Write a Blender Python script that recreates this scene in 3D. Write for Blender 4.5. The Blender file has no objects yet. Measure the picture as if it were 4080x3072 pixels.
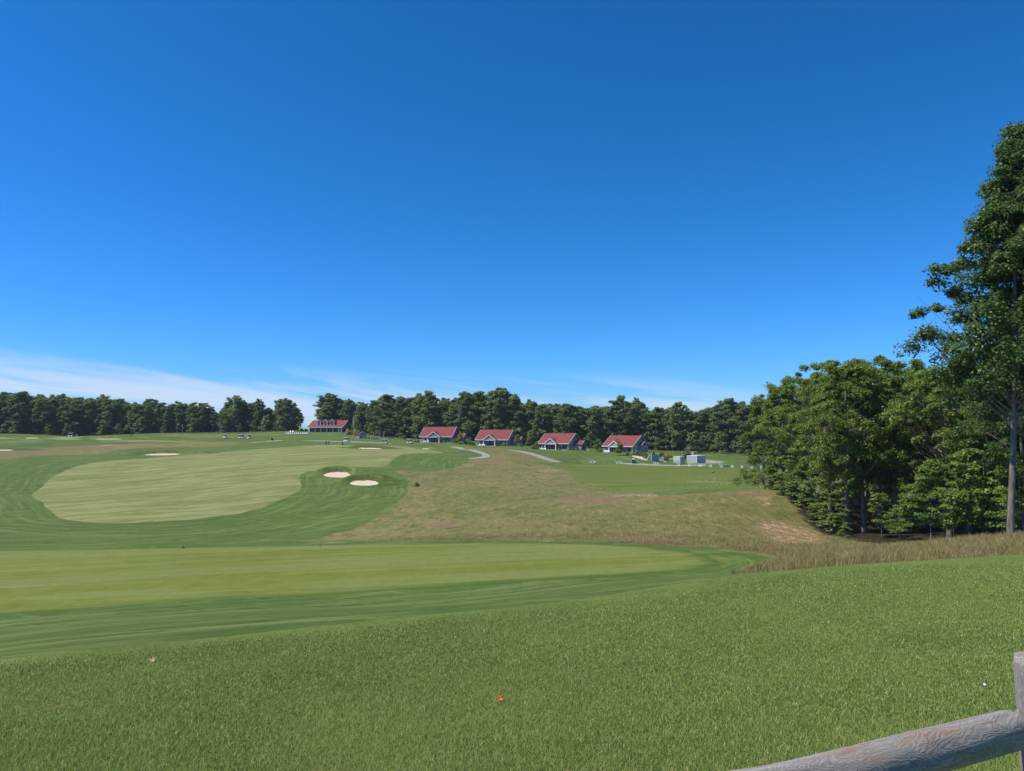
import bpy, math, random
import numpy as np
from mathutils import Vector, Matrix, geometry
R = math.radians
S = bpy.context.scene
COL = S.collection
rng = np.random.default_rng(7)
random.seed(7)

# ------------------------------------------------------------------ camera
F = 2950.0                       # focal length in pixels of the 4080 px wide photograph
CX, CY, HOR = 2040.0, 1536.0, 1740.0
PITCH = math.atan((HOR - CY) / F)
cam = bpy.data.objects.new('camera', bpy.data.cameras.new('camera')); COL.objects.link(cam)
cam.location = (0, 0, 0)
cam.rotation_euler = (R(90) + PITCH, 0, 0)
cam.data.sensor_width = 36; cam.data.lens = F / 4080 * 36
cam.data.clip_start = .05; cam.data.clip_end = 6000
S.camera = cam

# ------------------------------------------------------------------ light
SUN_EL, SUN_LEFT = 57.0, 103.0     # elevation; degrees to the left of the view direction
sd = Vector((-math.sin(R(SUN_LEFT)) * math.cos(R(SUN_EL)), math.cos(R(SUN_LEFT)) * math.cos(R(SUN_EL)), math.sin(R(SUN_EL))))
sun = bpy.data.objects.new('sun', bpy.data.lights.new('sun', 'SUN')); COL.objects.link(sun)
sun.rotation_euler = sd.to_track_quat('Z', 'Y').to_euler()
sun.data.energy = 4.7; sun.data.angle = R(.53); sun.data.color = (1, .94, .80)
W = bpy.data.worlds.new('World'); S.world = W; W.use_nodes = True
nt = W.node_tree; nt.nodes.clear()
N = lambda t, **k: nt.nodes.new(t)
sky = N('ShaderNodeTexSky'); sky.sky_type = 'NISHITA'; sky.sun_disc = False
sky.sun_elevation = R(SUN_EL); sky.sun_rotation = R(-SUN_LEFT)
sky.altitude = 200; sky.air_density = 1.0; sky.dust_density = .35; sky.ozone_density = 3.2
bg = N('ShaderNodeBackground'); bg.inputs['Strength'].default_value = .118
hsv = N('ShaderNodeHueSaturation'); hsv.inputs['Saturation'].default_value = 1.16; hsv.inputs['Value'].default_value = 1.0
hsv.inputs['Hue'].default_value = .497
nt.links.new(sky.outputs[0], hsv.inputs['Color'])
sc_ = N('ShaderNodeSeparateColor'); nt.links.new(hsv.outputs[0], sc_.inputs[0]); cc_ = N('ShaderNodeCombineColor')
for i_, (g_, k_) in enumerate(((1.54, .150), (1.10, .568), (1.38, .578))):     # the deep polarised blue of a clear day
    a_ = N('ShaderNodeMath'); a_.operation = 'POWER'; a_.inputs[1].default_value = g_; nt.links.new(sc_.outputs[i_], a_.inputs[0])
    b_ = N('ShaderNodeMath'); b_.operation = 'MULTIPLY'; b_.inputs[1].default_value = k_; nt.links.new(a_.outputs[0], b_.inputs[0]); nt.links.new(b_.outputs[0], cc_.inputs[i_])
# cirrus low over the horizon: streaky noise in direction space
tc = N('ShaderNodeTexCoord'); sep = N('ShaderNodeSeparateXYZ'); nt.links.new(tc.outputs['Generated'], sep.inputs[0])
def wm(op, a, b=None, c=None, clamp=False):
    n = nt.nodes.new('ShaderNodeMath'); n.operation = op; n.use_clamp = clamp
    for i, v in enumerate((a, b, c)):
        if v is None: continue
        if isinstance(v, (int, float)): n.inputs[i].default_value = v
        else: nt.links.new(v, n.inputs[i])
    return n.outputs[0]
az = wm('ARCTAN2', sep.outputs[0], sep.outputs[1])
el = wm('ARCSINE', sep.outputs[2])
cmb = N('ShaderNodeCombineXYZ')
nt.links.new(wm('ADD', wm('MULTIPLY', az, 3.2), wm('MULTIPLY', el, 6.0)), cmb.inputs[0])
nt.links.new(wm('MULTIPLY', wm('ADD', el, wm('MULTIPLY', az, .10)), 26.0), cmb.inputs[1])
nz = N('ShaderNodeTexNoise'); nz.inputs['Scale'].default_value = 1.35; nz.inputs['Detail'].default_value = 9
nz.inputs['Roughness'].default_value = .62; nz.inputs['Distortion'].default_value = .8
nt.links.new(cmb.outputs[0], nz.inputs['Vector'])
# band: top of the veil falls from the left to the right
def sstep(x, a, b):
    n = nt.nodes.new('ShaderNodeMapRange'); n.interpolation_type = 'SMOOTHSTEP'
    n.inputs['From Min'].default_value = a; n.inputs['From Max'].default_value = b
    nt.links.new(x, n.inputs['Value']); return n.outputs[0]
topm = wm('SUBTRACT', el, wm('MULTIPLY', wm('SUBTRACT', -.6, az), .030))   # normalised height
band = wm('MULTIPLY', sstep(topm, .113, .058), sstep(el, -.02, .035))
bandR = sstep(az, .42, .20)
dens = wm('MULTIPLY', sstep(wm('ADD', nz.outputs[0], wm('MULTIPLY', sstep(topm, .09, .045), .16)), .44, .70), wm('MULTIPLY', band, bandR))
dens = wm('MULTIPLY', dens, .85)
mixc = N('ShaderNodeMix'); mixc.data_type = 'RGBA'
nt.links.new(dens, mixc.inputs['Factor']); mz = N('ShaderNodeMix'); mz.data_type = 'RGBA'; nt.links.new(sstep(el, R(36), R(62)), mz.inputs['Factor']); nt.links.new(cc_.outputs[0], mz.inputs['A']); nt.links.new(sky.outputs[0], mz.inputs['B'])  # ungraded sky blended in above the view, so the shadow fill is less blue
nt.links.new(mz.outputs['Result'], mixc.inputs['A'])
mixc.inputs['B'].default_value = (4.3, 5.2, 6.6, 1)
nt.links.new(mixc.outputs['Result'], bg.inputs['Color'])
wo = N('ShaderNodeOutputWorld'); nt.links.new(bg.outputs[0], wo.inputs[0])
S.view_settings.view_transform = 'Standard'; S.view_settings.look = 'None'
S.view_settings.exposure = .3; S.view_settings.gamma = 1

# ------------------------------------------------------------------ pixel <-> place
cp, sp_ = math.cos(PITCH), math.sin(PITCH)
def at(px, py, Y):
    dx, dy = (px - CX) / F, (CY - py) / F
    t = Y / (cp - dy * sp_)
    return Vector((dx * t, Y, (sp_ + dy * cp) * t))
def proj(p):
    d = p[1] * cp + p[2] * sp_; u = -p[1] * sp_ + p[2] * cp
    return CX + F * p[0] / d, CY - F * u / d

# ------------------------------------------------------------------ terrain heights
CTRL = [  # px, py, depth
 (0,3072,5.0),(1000,3072,4.95),(2040,3072,4.9),(3000,3072,4.8),(4080,3072,4.6),
 (0,2850,7.0),(1990,2795,7.6),(3300,2780,7.6),(4080,2750,7.6),(3300,2500,13.5),(4080,2450,14.5),
 (0,2630,10.5),(700,2560,12),(1400,2480,14.5),(2200,2400,18),(2880,2289,26),(3500,2243,28),(4080,2203,30),
 (0,2454,32),(633,2404,34.6),(1400,2372,36.4),(2000,2330,39),(2600,2290,41.8),(2850,2265,44),
 (0,2520,22),(1000,2440,25),(2000,2370,28.5),(2600,2305,34),
 (0,2190,51),(800,2178,52.5),(1500,2163,54.4),(2000,2160,55),(2600,2182,52.3),(2880,2235,46.5),
 (0,2176,76),(800,2166,79),(1300,2150,81),(2000,2151,66),(2400,2152,64),(2900,2172,60),(3100,2215,48),(3500,2185,52),
 (4025,2155,45),(4080,2120,60),(3500,2170,60),
 (0,2085,95),(500,2092,97),(0,2000,125),(120,1975,140),(0,1880,185),(0,1832,215),(400,1822,230),
 (700,1815,235),(1000,1786,262),(1300,1772,283),(1000,2043,112),(1200,1985,128),(1200,1900,165),
 (1500,1858,195),(1550,1802,245),(700,1950,145),(700,1870,190),(1345,1897,168),(1450,1935,150),
 (1600,1960,140),(1350,2125,88),(2000,2050,95),(2000,1950,135),(2000,1870,190),(2000,1800,255),(1950,1822,225),
 (1700,2080,96),(1700,1850,208),(1760,1795,262),
 (2650,2050,78),(2650,1972,95),(2900,2050,76),(2900,1957,92),(3030,1952,90),(3000,2110,70),(3200,2085,78),
 (2900,1940,150),(2700,1852,255),(2300,1846,250),(2300,1955,142),(2800,1900,190),(2300,2050,86),(2350,1985,108),
 (3280,2112,76),(3350,2135,68),(3600,2142,66),(3800,2150,62),(3500,1990,110),(3300,1925,180),(3700,1890,230),(3000,1862,245),(3400,1850,300),
 (1670,1765,308),(1890,1777,300),(2140,1793,298),(2400,1806,285),(2620,1822,270),(2800,1845,252),(2900,1832,265),
 (2850,1803,300),(3000,1826,270),(1900,1757,345),(2300,1780,340),(2700,1796,318),(2000,1773,318),
 (1230,1722,385),(1400,1722,385),(1120,1729,365),(1300,1745,345),(1300,1757,310),(1440,1748,350),(1570,1762,320),(1640,1752,345),
 (0,1727,400),(300,1738,395),(600,1727,380),(900,1725,385),(300,1743,345),(0,1745,330),(0,1790,265),(500,1783,275),
 (900,1762,305),(960,1746,352),(1100,1756,312),(520,1741,345),
 (2060,1778,292),(2109,1782,296),(1834,1766,301),(2008,1777,296),(2296,1794,292),(2168,1792,291),(2425,1806,280),(2331,1807,276),(1870,1792,272),(1920,1806,248),(1820,1780,296),(1660,1938,146),(2704,1858,238),(2841,1886,205),(2640,1838,268),(1186,1718,386),
 (-300,1745,400),(4400,1830,300),(4400,2130,62),(4400,2180,30),(4400,3072,4.6),(-300,3072,5),(-300,2454,32),(-300,2000,125),(-300,1840,215),
]
CW = [tuple(at(*c)) for c in CTRL]
for a in range(-50, 51, 20):
    s, c = math.sin(R(a)), math.cos(R(a))
    CW += [(2.2 * s, 2.2 * c, -1.72), (560 * s, 560 * c, -2), (1500 * s, 1500 * c, -12)]
CW = np.array(CW)
def lp(x, y):
    r = np.sqrt(x * x + y * y); a = np.arctan2(x, y)
    return np.stack([np.clip(a, -.9, .9) * 1.7, np.log(np.maximum(r, 1.5))], -1)
def tps(d2): return np.where(d2 > 1e-12, .5 * d2 * np.log(d2 + 1e-12), 0)
P = lp(CW[:, 0], CW[:, 1]); n_ = len(P)
K = tps(((P[:, None] - P[None]) ** 2).sum(-1)) + np.eye(n_) * 2e-5
A = np.zeros((n_ + 3, n_ + 3)); A[:n_, :n_] = K; A[:n_, n_] = 1; A[:n_, n_ + 1:] = P; A[n_:, :n_] = A[:n_, n_:].T
WT = np.linalg.solve(A, np.concatenate([CW[:, 2], np.zeros(3)]))
def baseH(x, y):
    x = np.asarray(x, float); y = np.asarray(y, float); sh = x.shape; x = x.ravel(); y = y.ravel(); out = np.empty(len(x))
    for i in range(0, len(x), 40000):
        q = lp(x[i:i + 40000], y[i:i + 40000]); d2 = ((q[:, None] - P[None]) ** 2).sum(-1)
        out[i:i + 40000] = tps(d2) @ WT[:n_] + WT[n_] + q @ WT[n_ + 1:]
    a = np.abs(np.arctan2(x, y)); k = np.clip((a - .9) / 1.2, 0, 1); k = k * k * (3 - 2 * k)
    r = np.sqrt(x * x + y * y); k2 = np.clip((r - 1.5) / 2.0, 0, 1)
    out = out * (1 - k) + k * -1.7
    out = out * k2 + (1 - k2) * -1.68
    return out.reshape(sh)
TEE_Z = -7.8
def sdist(x, y, poly):           # signed distance, positive inside
    x = np.asarray(x, float).ravel(); y = np.asarray(y, float).ravel()
    d = np.full(len(x), 1e18); ins = np.zeros(len(x), bool); n = len(poly)
    for i in range(n):
        ax, ay = poly[i]; bx, by = poly[(i + 1) % n]
        ex, ey = bx - ax, by - ay; l = ex * ex + ey * ey + 1e-12
        t = np.clip(((x - ax) * ex + (y - ay) * ey) / l, 0, 1)
        d = np.minimum(d, (x - ax - t * ex) ** 2 + (y - ay - t * ey) ** 2)
        if ay != by:
            c = ((ay > y) != (by > y)) & (x < (bx - ax) * (y - ay) / (by - ay) + ax); ins ^= c
    d = np.sqrt(d); return np.where(ins, d, -d)
TEE_PX = [(-500,2500),(0,2454),(633,2404),(1400,2370),(2000,2330),(2600,2290),(2800,2268),(2868,2250),(2860,2228),(2780,2203),(2640,2184),(2400,2166),(2150,2158),(2000,2157),(1500,2163),(800,2177),(0,2190),(-500,2196)]
def tee_pt(px, py):
    a = at(px, py, 1.0); k = TEE_Z / a.z; return (a.x * k, k)
TEE = [tee_pt(*p) for p in TEE_PX]
# bunkers: px, py of the sand's middle, depth, half width, sand run, sand rise, lip height
BUNK = [(1345,1899,166,3.3,4.6,1.0,.80),(1452,1935,150,3.2,4.2,.85,.85),(648,1806,238,6.2,5.0,.30,.95),
        (1475,1793,262,4.6,4.0,.38,.62),(1697,1785,272,2.0,3.2,.35,.35),(128,1751,330,3.6,3.5,.28,.75),(434,1753,326,7.0,3.5,.18,.7),(12,1796,258,4.5,3.2,.3,.2)]
BW = []
for b in BUNK:
    p = at(b[0], b[1], b[2]); BW.append((p.x, p.y) + b[3:])
def H(x, y, bunk=True):
    x = np.asarray(x, float); y = np.asarray(y, float)
    z = baseH(x, y)
    r = np.sqrt(x * x + y * y)
    k = np.clip((r - 6) / 60, 0, 1)
    z = z + k * (.16 * np.sin(x * .21 + 1.3) * np.sin(y * .17 + .4) + .10 * np.sin(x * .43 + y * .31) * np.sin(y * .37 - x * .11)) * np.where(r > 60, 1, .6) * np.clip(1 - (r - 140) / 140, .15, 1)
    sdv = sdist(x, y, TEE).reshape(z.shape)
    m = np.clip(1 + sdv / 3.2, 0, 1); m = m * m * (3 - 2 * m)
    z = z * (1 - m) + m * TEE_Z
    for bx, by, hw, run, rise, lip in (BW if bunk else []):
        s = y - (by - run / 2); u = (x - bx) / hw
        m = (np.abs(u) < 2.7) & (s > -1) & (s < run + 10)
        if not m.any(): continue
        ss = s[m] if s.ndim else s; uu = u[m] if u.ndim else u
        cur = run * (1 - .28 * np.minimum(uu ** 2, 1.2))
        body = np.where(ss < 0, 0, np.where(ss < cur, -.10 + rise * np.clip(ss / cur, 0, 1) ** 1.2, rise + lip * np.clip((ss - cur) / 1.3, 0, 1) ** .7))
        back = np.clip(1 - (ss - cur - 2.0) / 6, 0, 1); back = back * back * (3 - 2 * back)
        body = np.where(ss > cur + 2.0, body * back, body)
        side = np.clip((2.6 - np.abs(uu)) / 1.75, 0, 1); side = side * side * (3 - 2 * side)
        sc_, L_ = (run + 8.2) * .5, (run + 8.2) * .53
        side = side * np.clip((.97 - (uu / 2.7) ** 2 - ((ss - sc_) / L_) ** 2) / .30, 0, 1)
        if z.ndim: z[m] += body * side
        else: z = z + body * side
    return z
def h1(x, y): return float(H(np.array([x]), np.array([y]))[0])
YS = np.exp(np.arange(math.log(3.2), math.log(620), .004))
def hits(pts):
    out = []
    for px, py in pts:
        p = at(px, py, 1.0); g = H(p.x * YS, YS); below = (p.z * YS) < g
        if below.any():
            i = int(np.argmax(below)); Y = YS[i]
            if i > 0:
                a = p.z * YS[i - 1] - g[i - 1]; b = p.z * YS[i] - g[i]; Y = YS[i - 1] + (YS[i] - YS[i - 1]) * a / (a - b)
        else: Y = 620
        out.append((p.x * Y, Y))
    return out
DBG = []
def drop(px, py, Y, dz=0):
    (x_, Yh), = hits([(px, py)])
    if abs(Yh / Y - 1) < .05: Y = Yh
    p = at(px, py, Y); z = h1(p.x, Y); q = proj((p.x, Y, z))
    if abs(q[1] - py) > 5: DBG.append((px, py, Y, round(q[1] - py, 1)))
    return Vector((p.x, Y, z + dz))

# ------------------------------------------------------------------ materials
MATS = {}
class NT:
    def __init__(s, name):
        s.m = bpy.data.materials.new(name); s.m.use_nodes = True; s.t = s.m.node_tree
        s.b = s.t.nodes['Principled BSDF']; s.o = s.t.nodes['Material Output']; s._c = None
    def n(s, t): return s.t.nodes.new(t)
    def l(s, a, b): s.t.links.new(a, b)
    def coord(s, kind='Object'):
        c = s.n('ShaderNodeTexCoord'); return c.outputs[kind]
    def pos(s): return s.n('ShaderNodeNewGeometry').outputs['Position']
    def map(s, v, scale=(1, 1, 1), rot=(0, 0, 0), loc=(0, 0, 0)):
        if any(rot):
            m0 = s.n('ShaderNodeMapping'); m0.inputs['Rotation'].default_value = rot; s.l(v, m0.inputs[0]); v = m0.outputs[0]; rot = (0, 0, 0)
        m = s.n('ShaderNodeMapping'); m.inputs['Scale'].default_value = scale; m.inputs['Rotation'].default_value = rot; m.inputs['Location'].default_value = loc
        s.l(v, m.inputs[0]); return m.outputs[0]
    def noise(s, v, scale, detail=4, rough=.55, dist=0, out=0):
        m = s.n('ShaderNodeTexNoise'); m.inputs['Scale'].default_value = scale; m.inputs['Detail'].default_value = detail
        m.inputs['Roughness'].default_value = rough; m.inputs['Distortion'].default_value = dist
        if v is not None: s.l(v, m.inputs['Vector'])
        return m.outputs[out]
    def rng(s, v, a, b, c=0., d=1., smooth=True):
        m = s.n('ShaderNodeMapRange'); m.interpolation_type = 'SMOOTHSTEP' if smooth else 'LINEAR'
        for k, q in zip(('From Min', 'From Max', 'To Min', 'To Max'), (a, b, c, d)): m.inputs[k].default_value = q
        s.l(v, m.inputs['Value']); return m.outputs[0]
    def mix(s, f, a, b, mode='MIX'):
        m = s.n('ShaderNodeMix'); m.data_type = 'RGBA'; m.blend_type = mode; m.clamp_factor = True
        for k, q in (('Factor', f), ('A', a), ('B', b)):
            i = [x for x in m.inputs if x.name == k and (x.type == 'RGBA' if k != 'Factor' else x.type == 'VALUE')][0]
            if isinstance(q, (int, float)): i.default_value = q
            elif isinstance(q, tuple): i.default_value = q + (1,) if len(q) == 3 else q
            else: s.l(q, i)
        return [o for o in m.outputs if o.type == 'RGBA'][0]
    def math(s, op, a, b=0.):
        m = s.n('ShaderNodeMath'); m.operation = op
        for i, q in enumerate((a, b)):
            if isinstance(q, (int, float)): m.inputs[i].default_value = q
            else: s.l(q, m.inputs[i])
        return m.outputs[0]
    def attr(s, name, out='Fac'):
        a = s.n('ShaderNodeAttribute'); a.attribute_name = name; return a.outputs[out]
    def bump(s, h, strength=.5, dist=.05):
        b = s.n('ShaderNodeBump'); b.inputs['Strength'].default_value = strength; b.inputs['Distance'].default_value = dist
        s.l(h, b.inputs['Height']); s.l(b.outputs[0], s.b.inputs['Normal'])
    def col(s, c):
        if isinstance(c, tuple): s.b.inputs['Base Color'].default_value = c + (1,)
        else: s.l(c, s.b.inputs['Base Color'])
    def rough(s, v, spec=.5): s.b.inputs['Roughness'].default_value = v; s.b.inputs['Specular IOR Level'].default_value = spec
def plain(name, c, rough=.7, spec=.4, var=.18, scale=3., metal=0):
    if name in MATS: return MATS[name]
    t = NT(name); v = t.coord(); nn = t.noise(v, scale, 5, .6)
    t.col(t.mix(t.rng(nn, .3, .7), tuple(x * (1 - var) for x in c), tuple(min(1, x * (1 + var)) for x in c)))
    t.rough(rough, spec); t.b.inputs['Metallic'].default_value = metal; MATS[name] = t.m; return t.m

# ground ---------------------------------------------------------------
def grass_detail(t, v, a, b, c, big=.05, dirn=None):
    """patchy turf colour: broad patches, streaks and fine grain"""
    n1 = t.noise(v, big, 5, .6); n2 = t.noise(v, big * 9, 5, .65)
    col = t.mix(t.rng(n1, .32, .68), a, b)
    col = t.mix(t.rng(n2, .42, .75), col, c)
    return col
t = NT('ground_grass'); v = t.pos()
mown = grass_detail(t, v, (0.050, 0.090, 0.016), (0.070, 0.113, 0.019), (0.084, 0.122, 0.025), .05)
st = t.noise(t.map(v, (.06, 1.1, 1), (0, 0, R(-38))), 1.0, 4, .6, .6)
mown = t.mix(t.rng(st, .46, .72), mown, (0.126, 0.161, 0.050))
cv = t.n('ShaderNodeCombineXYZ'); t.l(t.math('MULTIPLY', t.attr('dcont'), .9), cv.inputs[0]); vv_ = t.n('ShaderNodeVectorMath'); vv_.operation = 'MULTIPLY_ADD'; t.l(v, vv_.inputs[0]); vv_.inputs[1].default_value = (.03, .03, 0); t.l(cv.outputs[0], vv_.inputs[2])
cn = t.noise(vv_.outputs[0], 1.6, 5, .68, .25)
mown = t.mix(t.rng(cn, .52, .62, 0, .85), mown, (0.139, 0.170, 0.054)); mown = t.mix(t.rng(cn, .47, .34, 0, .6), mown, (0.038, 0.072, 0.013))
tn = t.noise(t.map(v, (.10, 2.2, 1), (0, 0, R(35)), (3, 9, 0)), .55, 3, .5, 1.6); mown = t.mix(t.rng(tn, .60, .64, 0, .35), mown, (0.168, 0.202, 0.077))
st1 = t.noise(t.map(v, (.05, 1.5, 1), (0, 0, R(-22)), (9, 3, 0)), .9, 3, .55, .8)
mown = t.mix(t.rng(st1, .55, .70), mown, (.052, .095, .020))
gr = t.noise(t.map(v, (1, .32, 1)), 1.6, 6, .8); mown = t.mix(t.rng(gr, .52, .72, 0, .5), mown, (.125, .16, .055)); mown = t.mix(t.rng(gr, .48, .32, 0, .5), mown, (.032, .058, .012))
# the near lawn, coarse and bluish green with straw flecks
fine = t.noise(v, 42, 4, .75); med = t.noise(v, 7, 4, .7)
lawn = t.mix(t.rng(t.noise(v, .55, 5, .6), .35, .65), (.080, .134, .024), (.115, .175, .034))
lawn = t.mix(t.rng(med, .45, .75), lawn, (.165, .175, .060)); lawn = t.mix(t.rng(fine, .52, .75), lawn, (.24, .235, .11))
lawn = t.mix(t.rng(fine, .48, .30), lawn, (.040, .058, .012))
dist = t.n('ShaderNodeVectorMath'); dist.operation = 'LENGTH'; t.l(v, dist.inputs[0]); dl = dist.outputs['Value']
edge = t.noise(v, .8, 5, .65)
def mask(name, amt=.35):
    return t.rng(t.math('ADD', t.attr(name), t.math('MULTIPLY', t.math('SUBTRACT', edge, .5), amt)), .42, .58)
col = t.mix(mask('m_lawn', .2), mown, lawn)
# fescue
fe = t.noise(v, .045, 5, .62, .5); fe2 = t.noise(t.map(v, (.6, .4, 1), (0, 0, R(12))), .42, 6, .72, .8); fe3 = t.noise(t.map(v, (1, .3, 1)), 1.25, 7, .82)
fes = t.mix(t.rng(fe, .36, .62), (.122, .122, .040), (.168, .146, .056))
fes = t.mix(t.rng(fe2, .48, .60, 0, .8), fes, (.082, .104, .024))
fes = t.mix(t.rng(t.noise(v, .03, 4, .65, .3), .56, .66, 0, .8), fes, (.20, .135, .075))
fes = t.mix(t.rng(fe3, .50, .68, 0, .8), fes, (.27, .21, .11)); fes = t.mix(t.rng(fe3, .48, .34, 0, .85), fes, (.050, .062, .016))
col = t.mix(mask('m_fescue', .6), col, fes)
# reddish seed heads and the worn netted slope
col = t.mix(t.math('MULTIPLY', mask('m_red', 1.2), t.rng(fe3, .3, .6, .25, .8)), col, (.20, .105, .085))
net = t.n('ShaderNodeTexVoronoi'); net.inputs['Scale'].default_value = 1.6; t.l(t.map(v, (1, .7, 1)), net.inputs['Vector'])
soil = t.mix(t.rng(net.outputs['Distance'], .15, .6), (.50, .33, .235), (.24, .165, .095))
soil = t.mix(t.rng(t.noise(v, 1.1, 4, .7), .48, .70), soil, (.15, .14, .055))
col = t.mix(t.math('MULTIPLY', mask('m_net', .9), .85), col, soil)
# forest floor: brown, with the deep shade under the trees darkened into its colour
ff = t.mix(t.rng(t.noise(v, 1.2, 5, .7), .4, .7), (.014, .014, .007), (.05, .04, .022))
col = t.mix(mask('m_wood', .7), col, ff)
t.col(col); t.rough(.95, .12)
bmp = t.math('ADD', t.math('MULTIPLY', fe3, .6), t.math('MULTIPLY', fine, .25)); t.bump(bmp, .55, .12)
M_GROUND = t.m
def turf(name, a, b, c, ang, sx=.045, sy=.75, hi=(.2, .2, .1), amt=1., fringe=0.):
    t = NT(name); v = t.pos()
    col = grass_detail(t, v, a, b, c, .06)
    s1 = t.noise(t.map(v, (sx, sy, 1), (0, 0, R(ang))), 1.0, 5, .66, .9)
    s2 = t.noise(t.map(v, (sx * 1.6, sy * 3.2, 1), (0, 0, R(ang + 5))), 1.0, 5, .7, .5)
    col = t.mix(t.rng(s1, .46, .58, 0, .85 * amt), col, hi); col = t.mix(t.rng(s2, .52, .68, 0, .6 * amt), col, tuple(x * 1.25 for x in hi))
    col = t.mix(t.rng(s2, .44, .22, 0, .5 * amt), col, tuple(x * .62 for x in a))
    g = t.noise(t.map(v, (1, .35, 1)), 2.4, 7, .8); col = t.mix(t.rng(g, .45, .8, 0, .3), col, tuple(x * 1.35 for x in hi)); col = t.mix(t.rng(g, .5, .25, 0, .35), col, tuple(x * .6 for x in a))
    if fringe:
        e = t.math('ADD', t.attr('edge'), t.math('MULTIPLY', t.math('SUBTRACT', t.noise(t.map(v, (.06, 1.2, 1), (0, 0, R(ang))), 1, 5, .7), .5), fringe * 2.2))
        col = t.mix(t.rng(e, 0, fringe), (.058, .098, .020), col)
    t.col(col); t.rough(.95, .1); t.bump(g, .3, .03); return t.m
M_FAIR = turf('fairway_turf', (0.133, 0.150, 0.046), (0.162, 0.165, 0.057), (0.108, 0.136, 0.036), -42, .035, .32, (0.216, 0.231, 0.098), 1)
M_TEE = turf('tee_turf', (0.118, 0.141, 0.024), (0.137, 0.160, 0.034), (0.111, 0.130, 0.018), -17, .03, .36, (0.152, 0.185, 0.063), .62, 1.5)
M_RANGE = turf('range_turf', (0.078, 0.109, 0.019), (0.096, 0.126, 0.022), (0.108, 0.124, 0.025), -4, .02, .28, (0.120, 0.147, 0.038), .9)
M_GREEN = turf('green_turf', (0.154, 0.208, 0.070), (0.175, 0.224, 0.084), (0.140, 0.192, 0.063), 5, .04, .4, (0.196, 0.240, 0.105), .6)
M_BANK = turf('bank_turf', (.036, .078, .018), (.058, .098, .022), (.085, .112, .032), 20, .2, .6, (.08, .12, .035), .7)
def sandm():
    t = NT('bunker_sand'); v = t.pos(); n = t.noise(v, 2.2, 5, .6)
    t.col(t.mix(t.rng(n, .3, .7), (0.492, 0.376, 0.296), (0.607, 0.480, 0.392))); t.rough(.95, .1); t.bump(n, .8, .25); return t.m
M_SAND = sandm()
M_WALLG = plain('bunker_face', (.085, .085, .035), .95, .1, .65, 4)
def asph():
    t = NT('path_asphalt'); v = t.pos(); t.col(t.mix(t.rng(t.noise(v, 1.2, 6, .7), .3, .7), (0.216, 0.208, 0.200), (0.288, 0.272, 0.260))); t.rough(.9, .2); return t.m
M_PATH = asph()

# vegetation
def leafmat(name, dark, light, yellow, tr=.28):
    t = NT(name); oi = t.n('ShaderNodeObjectInfo'); rnd = t.attr('rnd')
    c = t.mix(t.rng(oi.outputs['Random'], 0, 1, smooth=False), dark, light)
    c = t.mix(t.rng(t.noise(t.pos(), .35, 3, .6), .4, .65, 0, .5), c, dark)
    c = t.mix(t.rng(rnd, .35, 1.0, 0, .75, False), c, yellow)
    t.t.nodes.remove(t.b)
    d = t.n('ShaderNodeBsdfDiffuse'); tl = t.n('ShaderNodeBsdfTranslucent'); g = t.n('ShaderNodeBsdfGlossy'); g.inputs['Roughness'].default_value = .45
    t.l(c, d.inputs['Color']); t.l(t.mix(.5, c, yellow), tl.inputs['Color']); g.inputs['Color'].default_value = (.6, .65, .6, 1)
    m1 = t.n('ShaderNodeMixShader'); m1.inputs[0].default_value = tr; t.l(d.outputs[0], m1.inputs[1]); t.l(tl.outputs[0], m1.inputs[2])
    m2 = t.n('ShaderNodeMixShader'); m2.inputs[0].default_value = .035; t.l(m1.outputs[0], m2.inputs[1]); t.l(g.outputs[0], m2.inputs[2])
    t.l(m2.outputs[0], t.o.inputs[0]); return t.m
L_FAR = leafmat('leaves_dark', (.056, .118, .044), (.140, .200, .056), (.23, .285, .085))
L_FARB = leafmat('leaves_light', (.11, .175, .045), (.155, .21, .048), (.25, .30, .085))
L_NEAR = leafmat('leaves_near', (.066, .150, .036), (.150, .220, .034), (.30, .36, .062), .40)
L_TALL = leafmat('leaves_tall', (.062, .120, .034), (.070, .130, .038), (.13, .20, .055), .34)
L_TAN = leafmat('leaves_tan', (.30, .25, .09), (.32, .26, .10), (.42, .33, .14))
L_YEL = leafmat('leaves_yellow', (.20, .19, .03), (.26, .24, .04), (.4, .35, .06))
L_LIME = leafmat('leaves_lime', (.13, .18, .025), (.15, .20, .028), (.26, .30, .05))
def bark(name, a, b):
    t = NT(name); v = t.coord(); n = t.noise(t.map(v, (3, 3, .6)), 2.0, 6, .7)
    t.col(t.mix(t.rng(n, .35, .65), a, b)); t.rough(.95, .1); t.bump(n, .6, .04); return t.m
M_BARK = bark('bark_grey', (.10, .085, .068), (.24, .215, .185))
M_BARKF = bark('bark_far', (.09, .08, .065), (.20, .18, .15))

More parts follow.
